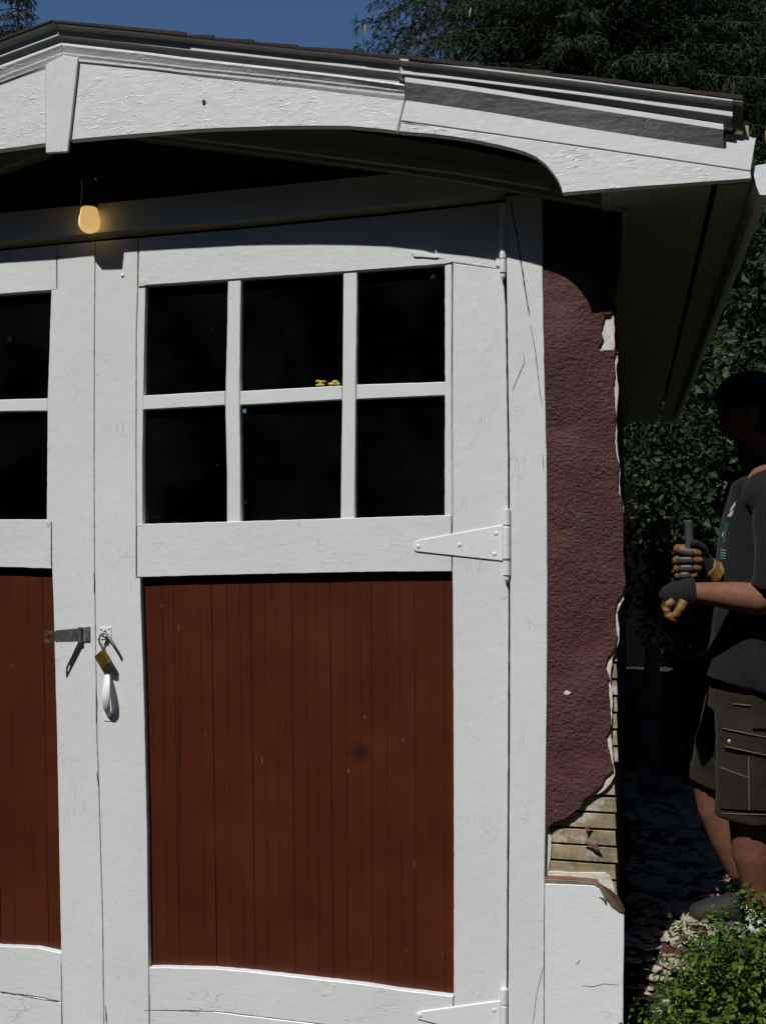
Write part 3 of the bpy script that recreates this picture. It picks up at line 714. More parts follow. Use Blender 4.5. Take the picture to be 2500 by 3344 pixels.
muntin_bar([(-800, 1330), (0, 1305), (156, 1301), (156, 1342), (0, 1344), (-800, 1375)], door_l)
for xa in (-150, -560): muntin_bar([(xa-22, 960), (xa+22, 960), (xa+14, 1710), (xa-30, 1710)], door_l).location = (0, -.0006, 0)
for q in ([(175, 935), (-150, 965), (-150, 1325), (165, 1320)], [(165, 1320), (-150, 1325), (-150, 1705), (165, 1705)], [(-150, 965), (-560, 1010), (-560, 1340), (-150, 1325)], [(-150, 1325), (-560, 1340), (-560, 1705), (-150, 1705)], [(-560, 1010), (s0[0]-5, 1010), (s1[0]-5, 1340), (-560, 1340)], [(-560, 1340), (s0[0]-5, 1340), (s1[0]-5, 1705), (-560, 1705)]):
    board('pane', q, YD+.024, YD+.027, 'glass', door_l, ch=.0002)
grooved_panel('door_panel', [(-860, 1800), (190, 1838), (215, 3130), (-860, 3110)], YD+.020, door_l, 48)
# dark gap behind the meeting line and over the doors
box('door_gap_strip', XM-.03, XM+.03, YD+.036, YD+.05, ZB, W(310, 770, 0).z, 'crack', garage)
box('door_gap_strip', W(1630, 2000, YD+.036).x, W(1680, 2000, YD+.036).x, YD+.0365, YD+.05, ZB, W(1650, 640, 0).z, 'crack', garage)
# slivers, cracks and nail heads
for pts, w_, m_ in (([(307, 1870), (309, 1900), (308, 1938)], .004, 'gap'), ([(315, 2262), (318, 2300), (316, 2340)], .005, 'gap'), ([(314, 2330), (316, 2360)], .004, 'gap'), ([(316, 2520), (320, 2545), (322, 2568)], .006, 'gap'), ([(345, 3280), (349, 3344)], .004, 'gap')):
    line_strip('split', pts, w_, YD-.0004, m_, door_r)
for pts, w_ in (([(452, 780), (453, 840), (450, 930)], .0022), ([(446, 1712), (445, 1800), (446, 1885)], .0022), ([(1477, 870), (1477, 1300), (1479, 1720)], .0008), ([(448, 1720), (470, 1713)], .0016),
                ([(1345, 825), (1360, 836), (1450, 846)], .0012), ([(1475, 1700), (1477, 1735)], .0016), ([(470, 3299), (560, 3301), (700, 3304)], .0012)):
    line_strip('paint_crack', pts, w_, YD-.0004, 'crack', door_r)
for pts, w_ in (([(186, 830), (186, 940)], .0014), ([(170, 1708), (169, 1760), (169, 1852)], .0022), ([(156, 1708), (157, 1722), (168, 1706)], .0016), ([(0, 3241), (60, 3248), (130, 3262), (198, 3272)], .0020), ([(202, 3275), (203, 3344)], .0018)):
    line_strip('paint_crack', pts, w_, YD-.0004, 'crack', door_l)
screws('nail_head', [(348, 846), (400, 899)], YD-.001, .006, 'white_metal', door_r)
bm = bmesh.new(); slab_bm(bm, px2([(452, 935), (454, 917), (470, 912), (480, 920), (478, 930), (470, 934)], YD-.0006), YD-.0006, YD, .0008, .0003, .006)
from_bm('bare_patch', bm, 'scratch', door_r)
bm = bmesh.new(); slab_bm(bm, px2([(1648, 1625), (1652, 1612), (1656, 1618), (1657, 1645), (1650, 1645)], YD-.0006), YD-.0006, YD, .0008, .0003, .006)
from_bm('bare_patch', bm, 'scratch', door_r)
bm = bmesh.new(); slab_bm(bm, px2([(1341, 822), (1370, 823), (1430, 838), (1428, 842), (1350, 838)], YD-.004), YD-.004, YD, .0012, .0008, .01)
from_bm('peeling_paint', bm, 'white_h', door_r)

# --- hinges
def hinge(x0, y0, y1, x1, seams, strap, scr, rust):
    bm = bmesh.new(); r = abs(W(x1, y0, YD-.012).x-W(x0, y0, YD-.012).x)/2
    yc = YD-.011; segs = [y0]+seams+[y1]
    for a, b in zip(segs, segs[1:]):
        P_ = [W((x0+x1)/2, a+2, yc), W((x0+x1)/2, b-2, yc)]
        chain_bm(bm, [P_[0], P_[0].lerp(P_[1], .03), P_[0].lerp(P_[1], .97), P_[1]], [r*.9, r, r, r*.9], 18)
    chain_bm(bm, [W((x0+x1)/2, y0, yc), W((x0+x1)/2, y1, yc)], [r*.8, r*.8], 12)
    e = W((x0+x1)/2, y1+2, yc); chain_bm(bm, [e, e+Vector((0, 0, -.008)), e+Vector((0, 0, -.016))], [r*.75, r*.7, r*.3], 12)
    slab_bm(bm, px2(strap, YD-.004), YD-.004, YD-.0002, 0, .0016)
    o = from_bm('hinge', bm, 'white_metal', door_r)
    o.data.shade_smooth() if False else None
    for a, b in scr:
        k = bmesh.new(); c = W(a, b, YD-.004); chain_bm(k, [c, c+Vector((0, -.0012, 0)), c+Vector((0, -.002, 0))], [.0058, .0055, .004], 14)
        for z_ in range(1): box_bm(k, c.x-.0042, c.x+.0042, c.y-.0024, c.y-.0015, c.z-.0005, c.z+.0005)
        from_bm('screw', k, 'white_metal', door_r)
    if rust:
        k = bmesh.new(); c = W((x0+x1)/2, rust, yc); chain_bm(k, [c+Vector((0, 0, .003)), c+Vector((0, 0, -.0012))], [r*1.03, r*1.03], 18)
        from_bm('rust_stain', k, 'rust', door_r)
hinge(1641, 1661, 1881, 1666, [1717.6, 1828], [(1349, 1783), (1355, 1770), (1372, 1762), (1641, 1714), (1641, 1832), (1357, 1801), (1350, 1795)], [(1365, 1784), (1499.5, 1779), (1618, 1742), (1613, 1809)], 1829)
hinge(1630, 664, 893, 1652, [739, 848], [(1618, 742), (1632, 739), (1632, 872), (1618, 868)], [], None)
hinge(1633, 3226, 3470, 1657, [3281, 3400], [(1357, 3312), (1375, 3303), (1633, 3268), (1633, 3400), (1362, 3328)], [(1371, 3315), (1612, 3298)], None)

# --- hasp on the left leaf
bm = bmesh.new()
hp = [W(267, 2049, YD-.004), W(293.5, 2046, YD-.004), W(293.5, 2095, YD-.004), W(267, 2096, YD-.004)]
slab_bm(bm, [(p.x, p.z) for p in hp], YD-.004, YD-.0002, 0, .001)
kn = W(262, 2048, YD-.008); kb = W(262, 2098, YD-.008); chain_bm(bm, [kn, kb], [.0065, .0065], 14)
hasp = from_bm('hasp', bm, 'steel', door_l)
A0, A1 = W(262, 2051, YD-.010), W(262, 2095, YD-.010); B0, B1 = W(144, 2062, YD-.080), W(144, 2099, YD-.080)
bm = bmesh.new(); n1 = 24; ring = []; 
def hp_pt(u, v): return (A0.lerp(B0, u)).lerp(A1.lerp(B1, u), v)
# strap outline with an eye hole
import itertools
hole = [(.84+.075*cos(t), .5+.27*sin(t)) for t in np.linspace(0, 2*pi, n1, endpoint=False)]
outl = []
for t in np.linspace(0, 2*pi, n1, endpoint=False):
    c_, s_ = cos(t), sin(t); k_ = 1/max(abs(c_)/.16, abs(s_)/.5); x_, y_ = .84+c_*k_, .5+s_*k_
    if x_ > .97: x_ = .97+.03*(1-((y_-.5)/.5)**4)
    outl.append((max(x_, .68), min(1, max(0, y_))))
Hh = [bm.verts.new(hp_pt(*p)) for p in hole]; Oo = [bm.verts.new(hp_pt(*p)) for p in outl]
for i in range(n1): j = (i+1) % n1; bm.faces.new((Hh[i], Hh[j], Oo[j], Oo[i]))
q = [bm.verts.new(hp_pt(u, v)) for u, v in ((0, 0), (.68, 0), (.68, 1), (0, 1))]; bm.faces.new(q)
bmesh.ops.remove_doubles(bm, verts=bm.verts, dist=1e-4)
strap = from_bm('hasp_strap', bm, 'steel', door_l); m = strap.modifiers.new('t', 'SOLIDIFY'); m.thickness = .0022
tag(strap, 'steel hasp strap swung open to the left')
for a, b in ((281, 2060), (281, 2084)):
    bm = bmesh.new(); ell_bm(bm, W(a, b, YD-.0045), (.0026, .0012, .0026), seg=10); from_bm('screw', bm, 'rust', hasp, smooth=True)
# staple plate on the right leaf
bm = bmesh.new(); slab_bm(bm, px2([(326, 2050), (362, 2048), (364, 2085), (328, 2088)], YD-.003), YD-.003, YD-.0002, .0006, .0008)
from_bm('staple_plate', bm, 'white_metal', door_r)
for a, b in ((331, 2056), (356, 2055)):
    bm = bmesh.new(); ell_bm(bm, W(a, b, YD-.0035), (.0024, .0012, .0024), seg=10); from_bm('screw', bm, 'rust', door_r, smooth=True)
bm = bmesh.new(); c = W(345, 2070, YD-.004)
pts = [c+Vector((0, -.018*sin(t), .010*cos(t))) for t in np.linspace(0, pi, 9)]
chain_bm(bm, pts, [.0026]*9, 10); from_bm('staple', bm, 'steel', door_r, smooth=True)
# pull handle
bm = bmesh.new()
hpx = [(350, 2200, -.004), (350, 2212, -.016), (349, 2235, -.028), (347, 2262, -.036), (346, 2290, -.036), (349, 2315, -.026), (354, 2332, -.010), (356, 2340, -.002)]
chain_bm(bm, [W(a, b, YD+y) for a, b, y in hpx], [(.004, .009), (.005, .011), (.005, .012), (.006, .0135), (.0065, .014), (.006, .012), (.005, .009), (.004, .007)], 16, u0=(0, 1, 0))
hd = from_bm('door_handle', bm, 'white_metal', door_r, smooth=True); md = hd.modifiers.new('s', 'SUBSURF'); md.levels = md.render_levels = 2
for pl in ([(340, 2192), (366, 2192), (366, 2215), (340, 2215)], [(338, 2327), (382, 2325), (382, 2357), (339, 2354)]):
    board('handle_plate', pl, YD-.0025, YD-.0002, 'white_metal', door_r, ch=.001)
# --- padlock hanging in the staple
pc = W(336, 2150, YD-.024)
lock = empty('padlock', W(345, 2066, YD-.012), 'open brass padlock hanging tilted from the staple beside the hasp', 'padlock')
rot = Matrix.Rotation(radians(-35), 4, 'Y')
bm = bmesh.new(); box_bm(bm, -.0215, .0215, -.009, .009, -.027, .020)
bmesh.ops.bevel(bm, geom=list(bm.edges), offset=.0025, segments=2, affect='EDGES')
R3 = Matrix.Rotation(radians(35), 4, 'Y').inverted() if False else Matrix.Rotation(radians(-34), 4, 'Y')
bmesh.ops.transform(bm, matrix=Matrix.Translation(pc) @ R3 @ Matrix.Rotation(radians(-24), 4, 'Z'), verts=bm.verts)
from_bm('lock_body', bm, 'brass', lock)
bm = bmesh.new()
sp = [(340, 2125, -.026), (334, 2112, -.025), (326, 2100, -.024), (323, 2088, -.022), (327, 2078, -.020), (334, 2070, -.018), (342, 2067, -.017), (350, 2072, -.018), (360, 2086, -.021), (370, 2102, -.024), (377, 2115, -.026)]
chain_bm(bm, [W(a, b, YD+y) for a, b, y in sp], [.0042]*len(sp), 12); from_bm('shackle', bm, 'steel', lock, smooth=True)

# --- bulb under the gable
lamp = empty('bulb_lamp', W(292, 600, -.03), 'bare lit bulb in a dark socket on the header under the gable', 'lamp')
by = -.047; bx, bz0 = 292, 677
top = W(bx, bz0, by); bot = W(bx, 762, by); L = top.z-bot.z
prof_b = [(0, .55), (.04, .74), (.12, .80), (.25, .86), (.42, .97), (.6, 1.0), (.75, .95), (.87, .76), (.95, .48), (.99, .2), (1.0, .02)]
rb = .93*(W(bx+33.5, 720, by).x-W(bx-33.5, 720, by).x)/2
bm = bmesh.new(); chain_bm(bm, [top-Vector((0, 0, L*t)) for t, r in prof_b], [rb*r for t, r in prof_b], 28)
from_bm('bulb', bm, 'bulb', lamp, smooth=True)
bm = bmesh.new(); t2 = W(292, 592, by); chain_bm(bm, [top+Vector((0, 0, -.002)), top.lerp(t2, .35), top.lerp(t2, .4), t2, t2+Vector((0, 0, .004))], [rb*.84, rb*.80, rb*.76, rb*.74, rb*.5], 24)
from_bm('lamp_socket', bm, 'socket', lamp, smooth=False)
bm = bmesh.new(); chain_bm(bm, [t2-Vector((0, 0, .01)), t2+Vector((.005, .012, .022)), t2+Vector((.02, .035, .03)), t2+Vector((.03, .052, .025))], [.011, .011, .010, .010], 14)
chain_bm(bm, [t2+Vector((.03, .036, .02)), t2+Vector((.03, .052, .02))], [.045, .05], 24); from_bm('lamp_arm', bm, 'socket', lamp, smooth=False)

# --- things behind the glass
def small_blob(name, spec, mat, label, cat):
    bm = bmesh.new()
    for (a, b, y, r) in spec: ell_bm(bm, W(a, b, y), r, seg=12)
    return tag(from_bm(name, bm, mat, smooth=True), label, cat)
YI = YD+.034; YO = YD+.011
small_blob('wing_knob', [(1045, 1257, YO, (.015, .006, .0035)), (1047, 1251, YO, (.005, .005, .006)), (1039, 1245, YO, (.009, .004, .0035)), (1055, 1246, YO, (.009, .004, .003))], 'yellow', 'small yellow T-shaped knob on the window bar, the left one of two', 'knob')
small_blob('wing_knob', [(1083, 1254, YO, (.012, .006, .0045)), (1094, 1248, YO, (.010, .006, .006)), (1102, 1254, YO, (.008, .005, .005))], 'yellow', 'small yellow knob lying on the window bar right beside the upright bar', 'knob')
ch = empty('chain', W(1347, 1020, YI+.03), 'thin rusty chain hanging behind the right hand panes', 'chain')
yy = 1022; k = 0
lk = None
while yy < 1700:
    c = W(1347-(yy-1022)*.006, yy, YI+.03); a = 2*pi
    if lk is None:
        bm = bmesh.new(); pts = [Vector((.0028*cos(t), 0, .0075*sin(t))) for t in np.linspace(0, a, 13)]
        chain_bm(bm, pts, [.0010]*13, 6, u0=(0, 1, 0)); lk = from_bm('chain_link', bm, 'chain'); lk.parent = ch; o = lk
    else: o = lk.copy(); COL.objects.link(o)
    o.parent = ch; o.matrix_parent_inverse = Matrix.Identity(4); o.location = c-ch.location; o.rotation_euler = (0, 0, pi/2*(k % 2)+.3); k += 1
    yy += 13.5
tag(board('grey_board', [(497, 1545), (535, 1543), (533, 1690), (497, 1692)], YI+.005, YI+.02, 'grey_box', None), 'pale grey board standing behind the lower left pane', 'board')

# ------------------------------------------------------------------ foliage helpers
def leaves_mesh(name, cen, size, nrm=None, aspect=.55, fold=.25, mat='broad', parent=None, jitter=.8, oval=False):
    cen = np.asarray(cen, float); n = len(cen); size = np.asarray(size, float).reshape(-1, 1)
    d = rng.normal(size=(n, 3)); d[:, 2] -= .2 if not oval else -.3
    nn = rng.normal(size=(n, 3))*jitter
    if nrm is not None: nn += nrm
    nn /= np.linalg.norm(nn, axis=1, keepdims=True)
    d -= nn*(d*nn).sum(1, keepdims=True); d /= np.linalg.norm(d, axis=1, keepdims=True)
    s = np.cross(nn, d)
    a = cen-d*size*.5; b = cen+d*size*.5; m1 = cen-d*size*.05+s*size*aspect*.5+nn*size*fold*.3; m2 = cen-d*size*.05-s*size*aspect*.5+nn*size*fold*.3
    if oval:
        P_ = [a]+[cen+d*size*u+s*size*aspect*w_*.5+nn*size*fold*abs(w_)*.3 for u, w_ in ((-.3, .75), (.05, 1.), (.35, .65), (.5, 0), (.35, -.65), (.05, -1.), (-.3, -.75))]
        V = np.stack(P_, 1).reshape(-1, 3); idx = np.arange(n)*8
        Fc = np.concatenate([np.stack([idx, idx+1, idx+2, idx+3, idx+4], 1), np.stack([idx, idx+4, idx+5, idx+6, idx+7], 1)])
        me = bpy.data.meshes.new(name); me.from_pydata(V.tolist(), [], Fc.tolist()); return mesh_obj(name, me, mat, parent)
    V = np.stack([a, m1, b, m2], 1).reshape(-1, 3); idx = np.arange(n)*4
    Fc = np.stack([np.stack([idx, idx+1, idx+2], 1), np.stack([idx, idx+2, idx+3], 1)], 1).reshape(-1, 3)
    me = bpy.data.meshes.new(name); me.from_pydata(V.tolist(), [], Fc.tolist())
    return mesh_obj(name, me, mat, parent)
# ------------------------------------------------------------------ spruces
def spruce_data(Ht, R0, seed):
    r = np.random.default_rng(seed); A = []; B = []; wd = []; br = []
    z = 1.2
    while z < Ht-.15:
        L0 = R0*((Ht-z)/Ht)**.75; nb = 9 if z > 3 else 6
        off = r.uniform(0, 6.28)
        for k in range(nb):
            az = off+k*2*pi/nb+r.uniform(-.25, .25); L = L0*r.uniform(.75, 1.12)+.08
            n = max(4, int(L/.09)); zz = z+r.uniform(-.12, .12); pts = []
            for i in range(n+1):
                t = i/n; rad = L*t; pts.append((cos(az)*rad, sin(az)*rad, zz+.10*L*t-.42*L*t*t+.18*L*max(0, t-.75)))
            pts = np.array(pts); br.append(pts)
            side = np.array([-sin(az), cos(az), 0]); out = np.array([cos(az), sin(az), 0])
            for i in range(1, n+1):
                t = i/n
                for s in (-1, 1):
                    bl = (.10+.42*L*(1-t)*t**.3)*r.uniform(.6, 1.1); m = max(2, int(bl/.055))
                    p = pts[i].copy(); dv = side*s*.75+out*.55+np.array([0, 0, -.35])+r.normal(size=3)*.18; dv /= np.linalg.norm(dv)
                    for j in range(m):
                        q = p+dv*bl*(j+1)/m; q[2] -= .25*bl*((j+1)/m)**2
                        for c_ in range(4):
                            e = dv*.6+r.normal(size=3)*.5+np.array([0, 0, -.55]); e /= np.linalg.norm(e)
                            A.append(q); B.append(q+e*r.uniform(.06, .13)); wd.append(r.uniform(.008, .015))
        z += .28 if z > Ht*.3 else .36
    return np.array(A), np.array(B), np.array(wd), br
def spruce(name, Ht, R0, seed, loc, label, group=None, cones=0):
    root = empty(name, loc, label, 'spruce', group)
    A, B, w, br = spruce_data(Ht, R0, seed)
    d = B-A; s = np.cross(d, rng.normal(size=d.shape)); s /= np.linalg.norm(s, axis=1, keepdims=True); s *= w[:, None]
    V = np.stack([A-s*.4, A+s*.4, A+d*.6+s*.5, B, A+d*.6-s*.5], 1).reshape(-1, 3)+np.array(loc); idx = np.arange(len(A))*5
    Fc = np.stack([idx, idx+1, idx+2, idx+3, idx+4], 1)
    me = bpy.data.meshes.new('crown'); me.from_pydata(V.tolist(), [], Fc.tolist()); cw = mesh_obj('crown', me, 'spruce', root)
    bm = bmesh.new(); chain_bm(bm, [Vector(loc)+Vector((0, 0, h)) for h in (-.3, Ht*.3, Ht*.7, Ht*.98)], [Ht*.014, Ht*.011, Ht*.006, .01], 10)
    for p in br:
        q = p[::max(1, len(p)//5)]
        if len(q) > 1: chain_bm(bm, [Vector(a)+Vector(loc) for a in q], [max(.004, .018*(1-i/len(q))) for i in range(len(q))], 4)
    from_bm('trunk', bm, 'bark', root)
    if cones:
        bm = bmesh.new(); chain_bm(bm, [Vector((0, 0, 0)), Vector((0, 0, -.03)), Vector((.003, 0, -.09)), Vector((.004, 0, -.13))], [.006, .015, .013, .005], 8)
        first = from_bm('cone', bm, 'cone'); used = False; rr = random.Random(seed)
        for i in range(cones):
            p = br[rr.randrange(int(len(br)*.3), int(len(br)*.72))]; q = p[rr.randrange(max(1, int(len(p)*.6)), len(p))]
            o = first if not used else first.copy()
            if used: COL.objects.link(o)
            used = True; o.parent = root; o.location = Vector(q)+Vector((rr.uniform(-.05, .05), rr.uniform(-.05, .05), -.05)); s_ = rr.uniform(.8, 1.2); o.scale = (s_, s_, s_)
            o.rotation_euler = (rr.uniform(-.3, .3), rr.uniform(-.3, .3), 0)
    return root
sp1 = spruce('spruce_tree', 15.5, 4.9, 3, (-.6, 11.0, 0), 'big dark spruce behind the roof with branches reaching left into the sky', 'spruces behind the garage', 70)
sp2 = spruce('spruce_tree', 15, 4.6, 5, (3.4, 11.5, 0), 'dark spruce behind the roof, right of the first one', 'spruces behind the garage', 70)
def copy_tree(o, parent=None):
    c = o.copy(); COL.objects.link(c); c.parent = parent
    if parent: c.matrix_parent_inverse = o.matrix_parent_inverse.copy()
    for ch_ in list(o.children): copy_tree(ch_, c)
    return c
for k_, (src, x, y, a, lb_) in enumerate(((sp1, 1.6, 15.5, 2.1, 'spruce filling the gap between the two front spruces'), (sp2, -1.6, 17.0, 1.2, 'spruce standing in shade behind the leftmost big one'), (sp2, 5.5, 16.5, 3.3, 'rearmost spruce at the right edge behind the maple'))):
    c_ = copy_tree(src); c_['label'] = lb_; c_.location = (x, y, 0); c_.rotation_euler = (0, 0, a)
spruce('spruce_tree', 11.75, 1.9, 9, (-10.92, 14.3, 0), 'distant spruce whose tip shows over the roof at the left', 'spruces behind the garage')
spruce('spruce_tree', 11.15, 2.2, 12, (-11.62, 14.5, 0), 'lower distant spruce at the left edge beside the pointed tip', 'spruces behind the garage')

def broad_tree(name, loc, Ht, blobs, n, size, label, cat, mat='broad', group=None, trunk=.09):
    root = empty(name, loc, label, cat, group); cs = []; nr = []
    for (cx, cy, cz, rx, ry, rz) in blobs:
        m = int(n*rx*rz); v = rng.normal(size=(m, 3)); v /= np.linalg.norm(v, axis=1, keepdims=True)
        rad = rng.uniform(.55, 1.0, size=(m, 1))**.6
        lump = np.array([.22*noise.noise(Vector(q*2.3)+Vector((cx, cy, cz)))+.12*noise.noise(Vector(q*5.7)+Vector((cz, cx, cy))) for q in v]).reshape(-1, 1)
        p = v*(rad+lump)*np.array([rx, ry, rz])+np.array([cx, cy, cz]); cs.append(p); nr.append(v*.5+np.array([0, -.3, .4]))
    cs = np.concatenate(cs); nr = np.concatenate(nr); ok = cs[:, 2] > .02; cs = cs[ok]; nr = nr[ok]
    leaves_mesh('crown', cs+np.array(loc), rng.uniform(size*.6, size*1.3, len(cs)), nr, .62, .3, mat, root)
    bm = bmesh.new(); L_ = Vector(loc); chain_bm(bm, [L_+Vector((0, 0, -.2)), L_+Vector((.05, 0, Ht*.35)), L_+Vector((0, .05, Ht*.7))], [trunk, trunk*.75, trunk*.3], 10)
    for (cx, cy, cz, rx, ry, rz) in blobs:
        chain_bm(bm, [L_+Vector((0, 0, Ht*.2)), L_+Vector((cx*.5, cy*.5, (cz+Ht*.2)*.5)), L_+Vector((cx, cy, cz)), L_+Vector((cx*1.2, cy*1.2, cz+rz*.6))], [trunk*.5, trunk*.35, trunk*.2, .006], 6)
    from_bm('trunk', bm, 'bark', root); return root
broad_tree('maple_tree', (3.6, 9.2, 0), 8, [(0, 0, 6.0, 1.9, 1.7, 1.8), (-.6, .2, 4.3, 1.6, 1.5, 1.4), (.6, 0, 3.0, 1.5, 1.4, 1.3), (.3, .2, 7.3, 1.2, 1.2, 1.0)], 2400, .085, 'broadleaf tree with small leaves behind the gutter at the right edge', 'tree')
broad_tree('vine_shrub', (1.35, 6.3, 0), 4.0, [(0, 0, 2.6, .8, .6, 1.0), (.15, -.1, 3.7, .75, .6, .8), (-.25, 0, 1.5, .7, .5, .8), (-.15, -.2, 2.1, .6, .5, .7), (.5, 0, 1.0, .8, .6, .8)], 3300, .095, 'tall leafy shrub growing beside the fence behind the person', 'shrub', trunk=.05)
broad_tree('low_shrub', (.55, 5.2, 0), 1.3, [(0, 0, .7, .55, .5, .5), (-.35, .1, 1.0, .45, .4, .4), (.3, .2, .5, .5, .4, .4)], 4200, .06, 'low dark shrub between the garage and the fence, left of the gloves', 'shrub', trunk=.03)
broad_tree('ivy_shrub', (.35, 6.6, 0), 3, [(0, 0, 2.2, .55, .4, .6), (.2, 0, 1.5, .6, .4, .5)], 3600, .07, 'dim ivy mass hanging over the fence near the garage wall', 'shrub', trunk=.03)
# unseen foliage ring added behind the viewer to block skylight; the panes mirror it
def sky_blocker_ring():
    n = 64000; az = rng.uniform(radians(-210), radians(58), n); r = rng.uniform(10.0, 13.5, n); h = rng.uniform(0, 1, n)
    top = np.array([9.3+1.8*noise.noise(Vector((a*3.1, 0, 0)))+1.2*noise.noise(Vector((a*9, 5, 0))) for a in az])
    r2 = r+1.5*(1-h)*0; z = h*top-.3
    c = np.stack([np.cos(az)*r2-1, np.sin(az)*r2+1.0, z], 1)
    o = leaves_mesh('wood', c, rng.uniform(.35, .6, n), np.stack([-np.cos(az), -np.sin(az), .2+0*az], 1), .8, .2, 'broad', None, .6)
    tag(o, 'dark wood closing off the drive opposite the garage', 'wood', None, 'stuff')
sky_blocker_ring()
broad_tree('side_tree', (3.1, 2.4, 0), 6.5, [(0, 0, 4.6, 1.9, 2.2, 1.5), (-.2, 2.0, 3.8, 1.5, 1.5, 1.4), (.2, -1.5, 3.6, 1.5, 1.4, 1.3), (.8, .5, 3.0, 1.4, 2.4, 1.4), (.5, 1.5, 1.2, 1.3, 2.2, 1.2)], 900, .16, 'spreading side yard tree standing to the right of the person', 'tree')  # unseen tree added out of frame to keep skylight off the side yard
# --- fence
fence = empty('fence', (1, 7.4, 0), 'dark upright board fence with slits of light behind the shrubs', 'fence')
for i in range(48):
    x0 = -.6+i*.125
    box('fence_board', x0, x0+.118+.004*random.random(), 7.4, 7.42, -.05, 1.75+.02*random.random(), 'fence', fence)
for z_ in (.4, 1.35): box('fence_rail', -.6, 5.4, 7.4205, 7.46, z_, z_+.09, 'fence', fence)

# --- boxwood in front
def boxwood():
    c0 = W(2500, 3300, -.05); loc = (c0.x+.05, -.05, -.31)
    root = empty('boxwood_bush', loc, 'bright green small-leaved bush at the foot of the garage corner, bottom right', 'bush')
    cen = []; nr = []; tw = []
    blobs = [(0, 0, .16, .32, .32, .42), (-.14, -.06, .06, .24, .26, .30), (.22, .06, .20, .34, .34, .44)]
    for (x, y, z, a, b, c_) in blobs:
        for i in range(3000):
            v = rng.normal(size=3); v /= np.linalg.norm(v)
            if v[2] < -.45: continue
            rad = rng.uniform(.60, 1.06)+.16*noise.noise(Vector(v*3.4)+Vector((x*9, 0, 0)))
            base = np.array([x+v[0]*a*rad, y+v[1]*b*rad, z+v[2]*c_*rad])
            d = v*.8+rng.normal(size=3)*.35+np.array([0, 0, .35]); d /= np.linalg.norm(d); L_ = rng.uniform(.03, .075)
            tw.append((base, base+d*L_))
            m = rng.integers(4, 8)
            for j in range(m):
                p = base+d*L_*(j+1)/m; o_ = rng.normal(size=3); o_ -= d*o_.dot(d); o_ /= np.linalg.norm(o_)
                cen.append(p+o_*.008); nr.append(d*1.2+np.array([0, 0, .5])-o_*.2)
    cen = np.array(cen)+np.array(loc); leaves_mesh('leaves', cen, rng.uniform(.012, .022, len(cen)), np.array(nr), .62, .35, 'box', root, .5, True)
    bm = bmesh.new()
    for a, b in tw[::3]: chain_bm(bm, [Vector(a)+Vector(loc), Vector(b)+Vector(loc)], [.0012, .0008], 3)
    for i in range(26):
        v = rng.normal(size=3); v[2] = abs(v[2])+.3; v /= np.linalg.norm(v)
        chain_bm(bm, [Vector(loc), Vector(loc)+Vector(v)*.15+Vector((.04, 0, 0)), Vector(loc)+Vector(v)*.34], [.008, .005, .002], 5)
    from_bm('stems', bm, 'bark', root)
boxwood()

# ------------------------------------------------------------------ plaster rubble along the side wall
def rubble():
    bm = bmesh.new(); r = random.Random(4)
    for i in range(1700):
        y = r.uniform(-.02, 2.6); x = XC+.02+r.random()*.62
        s = r.choice((.006, .010, .016, .024, .04, .07)) if r.random() < .45 else r.uniform(.006, .026)
        n = r.randint(6, 11); z = gz(x, y)+r.uniform(0, .012)+.003
        tx, ty = r.uniform(-.16, .16), r.uniform(-.16, .16); ph = r.uniform(0, 6.28); h = r.uniform(.003, .009)
        m = Matrix.Translation((x, y, z)) @ Matrix.Rotation(tx, 4, 'X') @ Matrix.Rotation(ty, 4, 'Y')
        rad = [s*r.uniform(.45, 1.25) for _ in range(n)]
        T = [bm.verts.new(m @ Vector((rad[k]*cos(ph+k*6.283/n), rad[k]*sin(ph+k*6.283/n), h))) for k in range(n)]
        B = [bm.verts.new(m @ Vector((rad[k]*1.03*cos(ph+k*6.283/n), rad[k]*1.03*sin(ph+k*6.283/n), 0))) for k in range(n)]
        mi = 1 if r.random() < .13 else 0
        bm.faces.new(T).material_index = mi; bm.faces.new(B[::-1]).material_index = mi
        for k in range(n): bm.faces.new((T[k], B[k], B[(k+1) % n], T[(k+1) % n])).material_index = 0
    tag(from_bm('plaster_rubble', bm, ['chip', 'stucco']), 'broken plaster slabs and chips strewn on the ground beside the wall', 'rubble', None, 'stuff')
rubble()
bn = empty('waste_bin', (.42, 2.5, 0), 'dark round bin in the shade behind the person', 'bin')
bm = bmesh.new(); chain_bm(bm, [(.42, 2.5, 0.0), (.42, 2.5, .55), (.42, 2.5, .60)], [.16, .20, .205], 28); from_bm('bin_body', bm, 'bin', bn)
bm = bmesh.new(); chain_bm(bm, [(.42, 2.5, .601), (.42, 2.5, .625), (.42, 2.5, .65)], [.218, .215, .12], 28); from_bm('bin_lid', bm, 'bin', bn)
bm = bmesh.new(); slab_bm(bm, [(.02, 0), (.13, 0), (.115, .4), (.13, .7), (.06, .74), (.05, .5), (.01, .45)], 2.2, 2.24, .008, .003, .03)
tag(from_bm('old_post', bm, 'board_old'), 'broken grey post standing in the shade beside the garage wall', 'post')

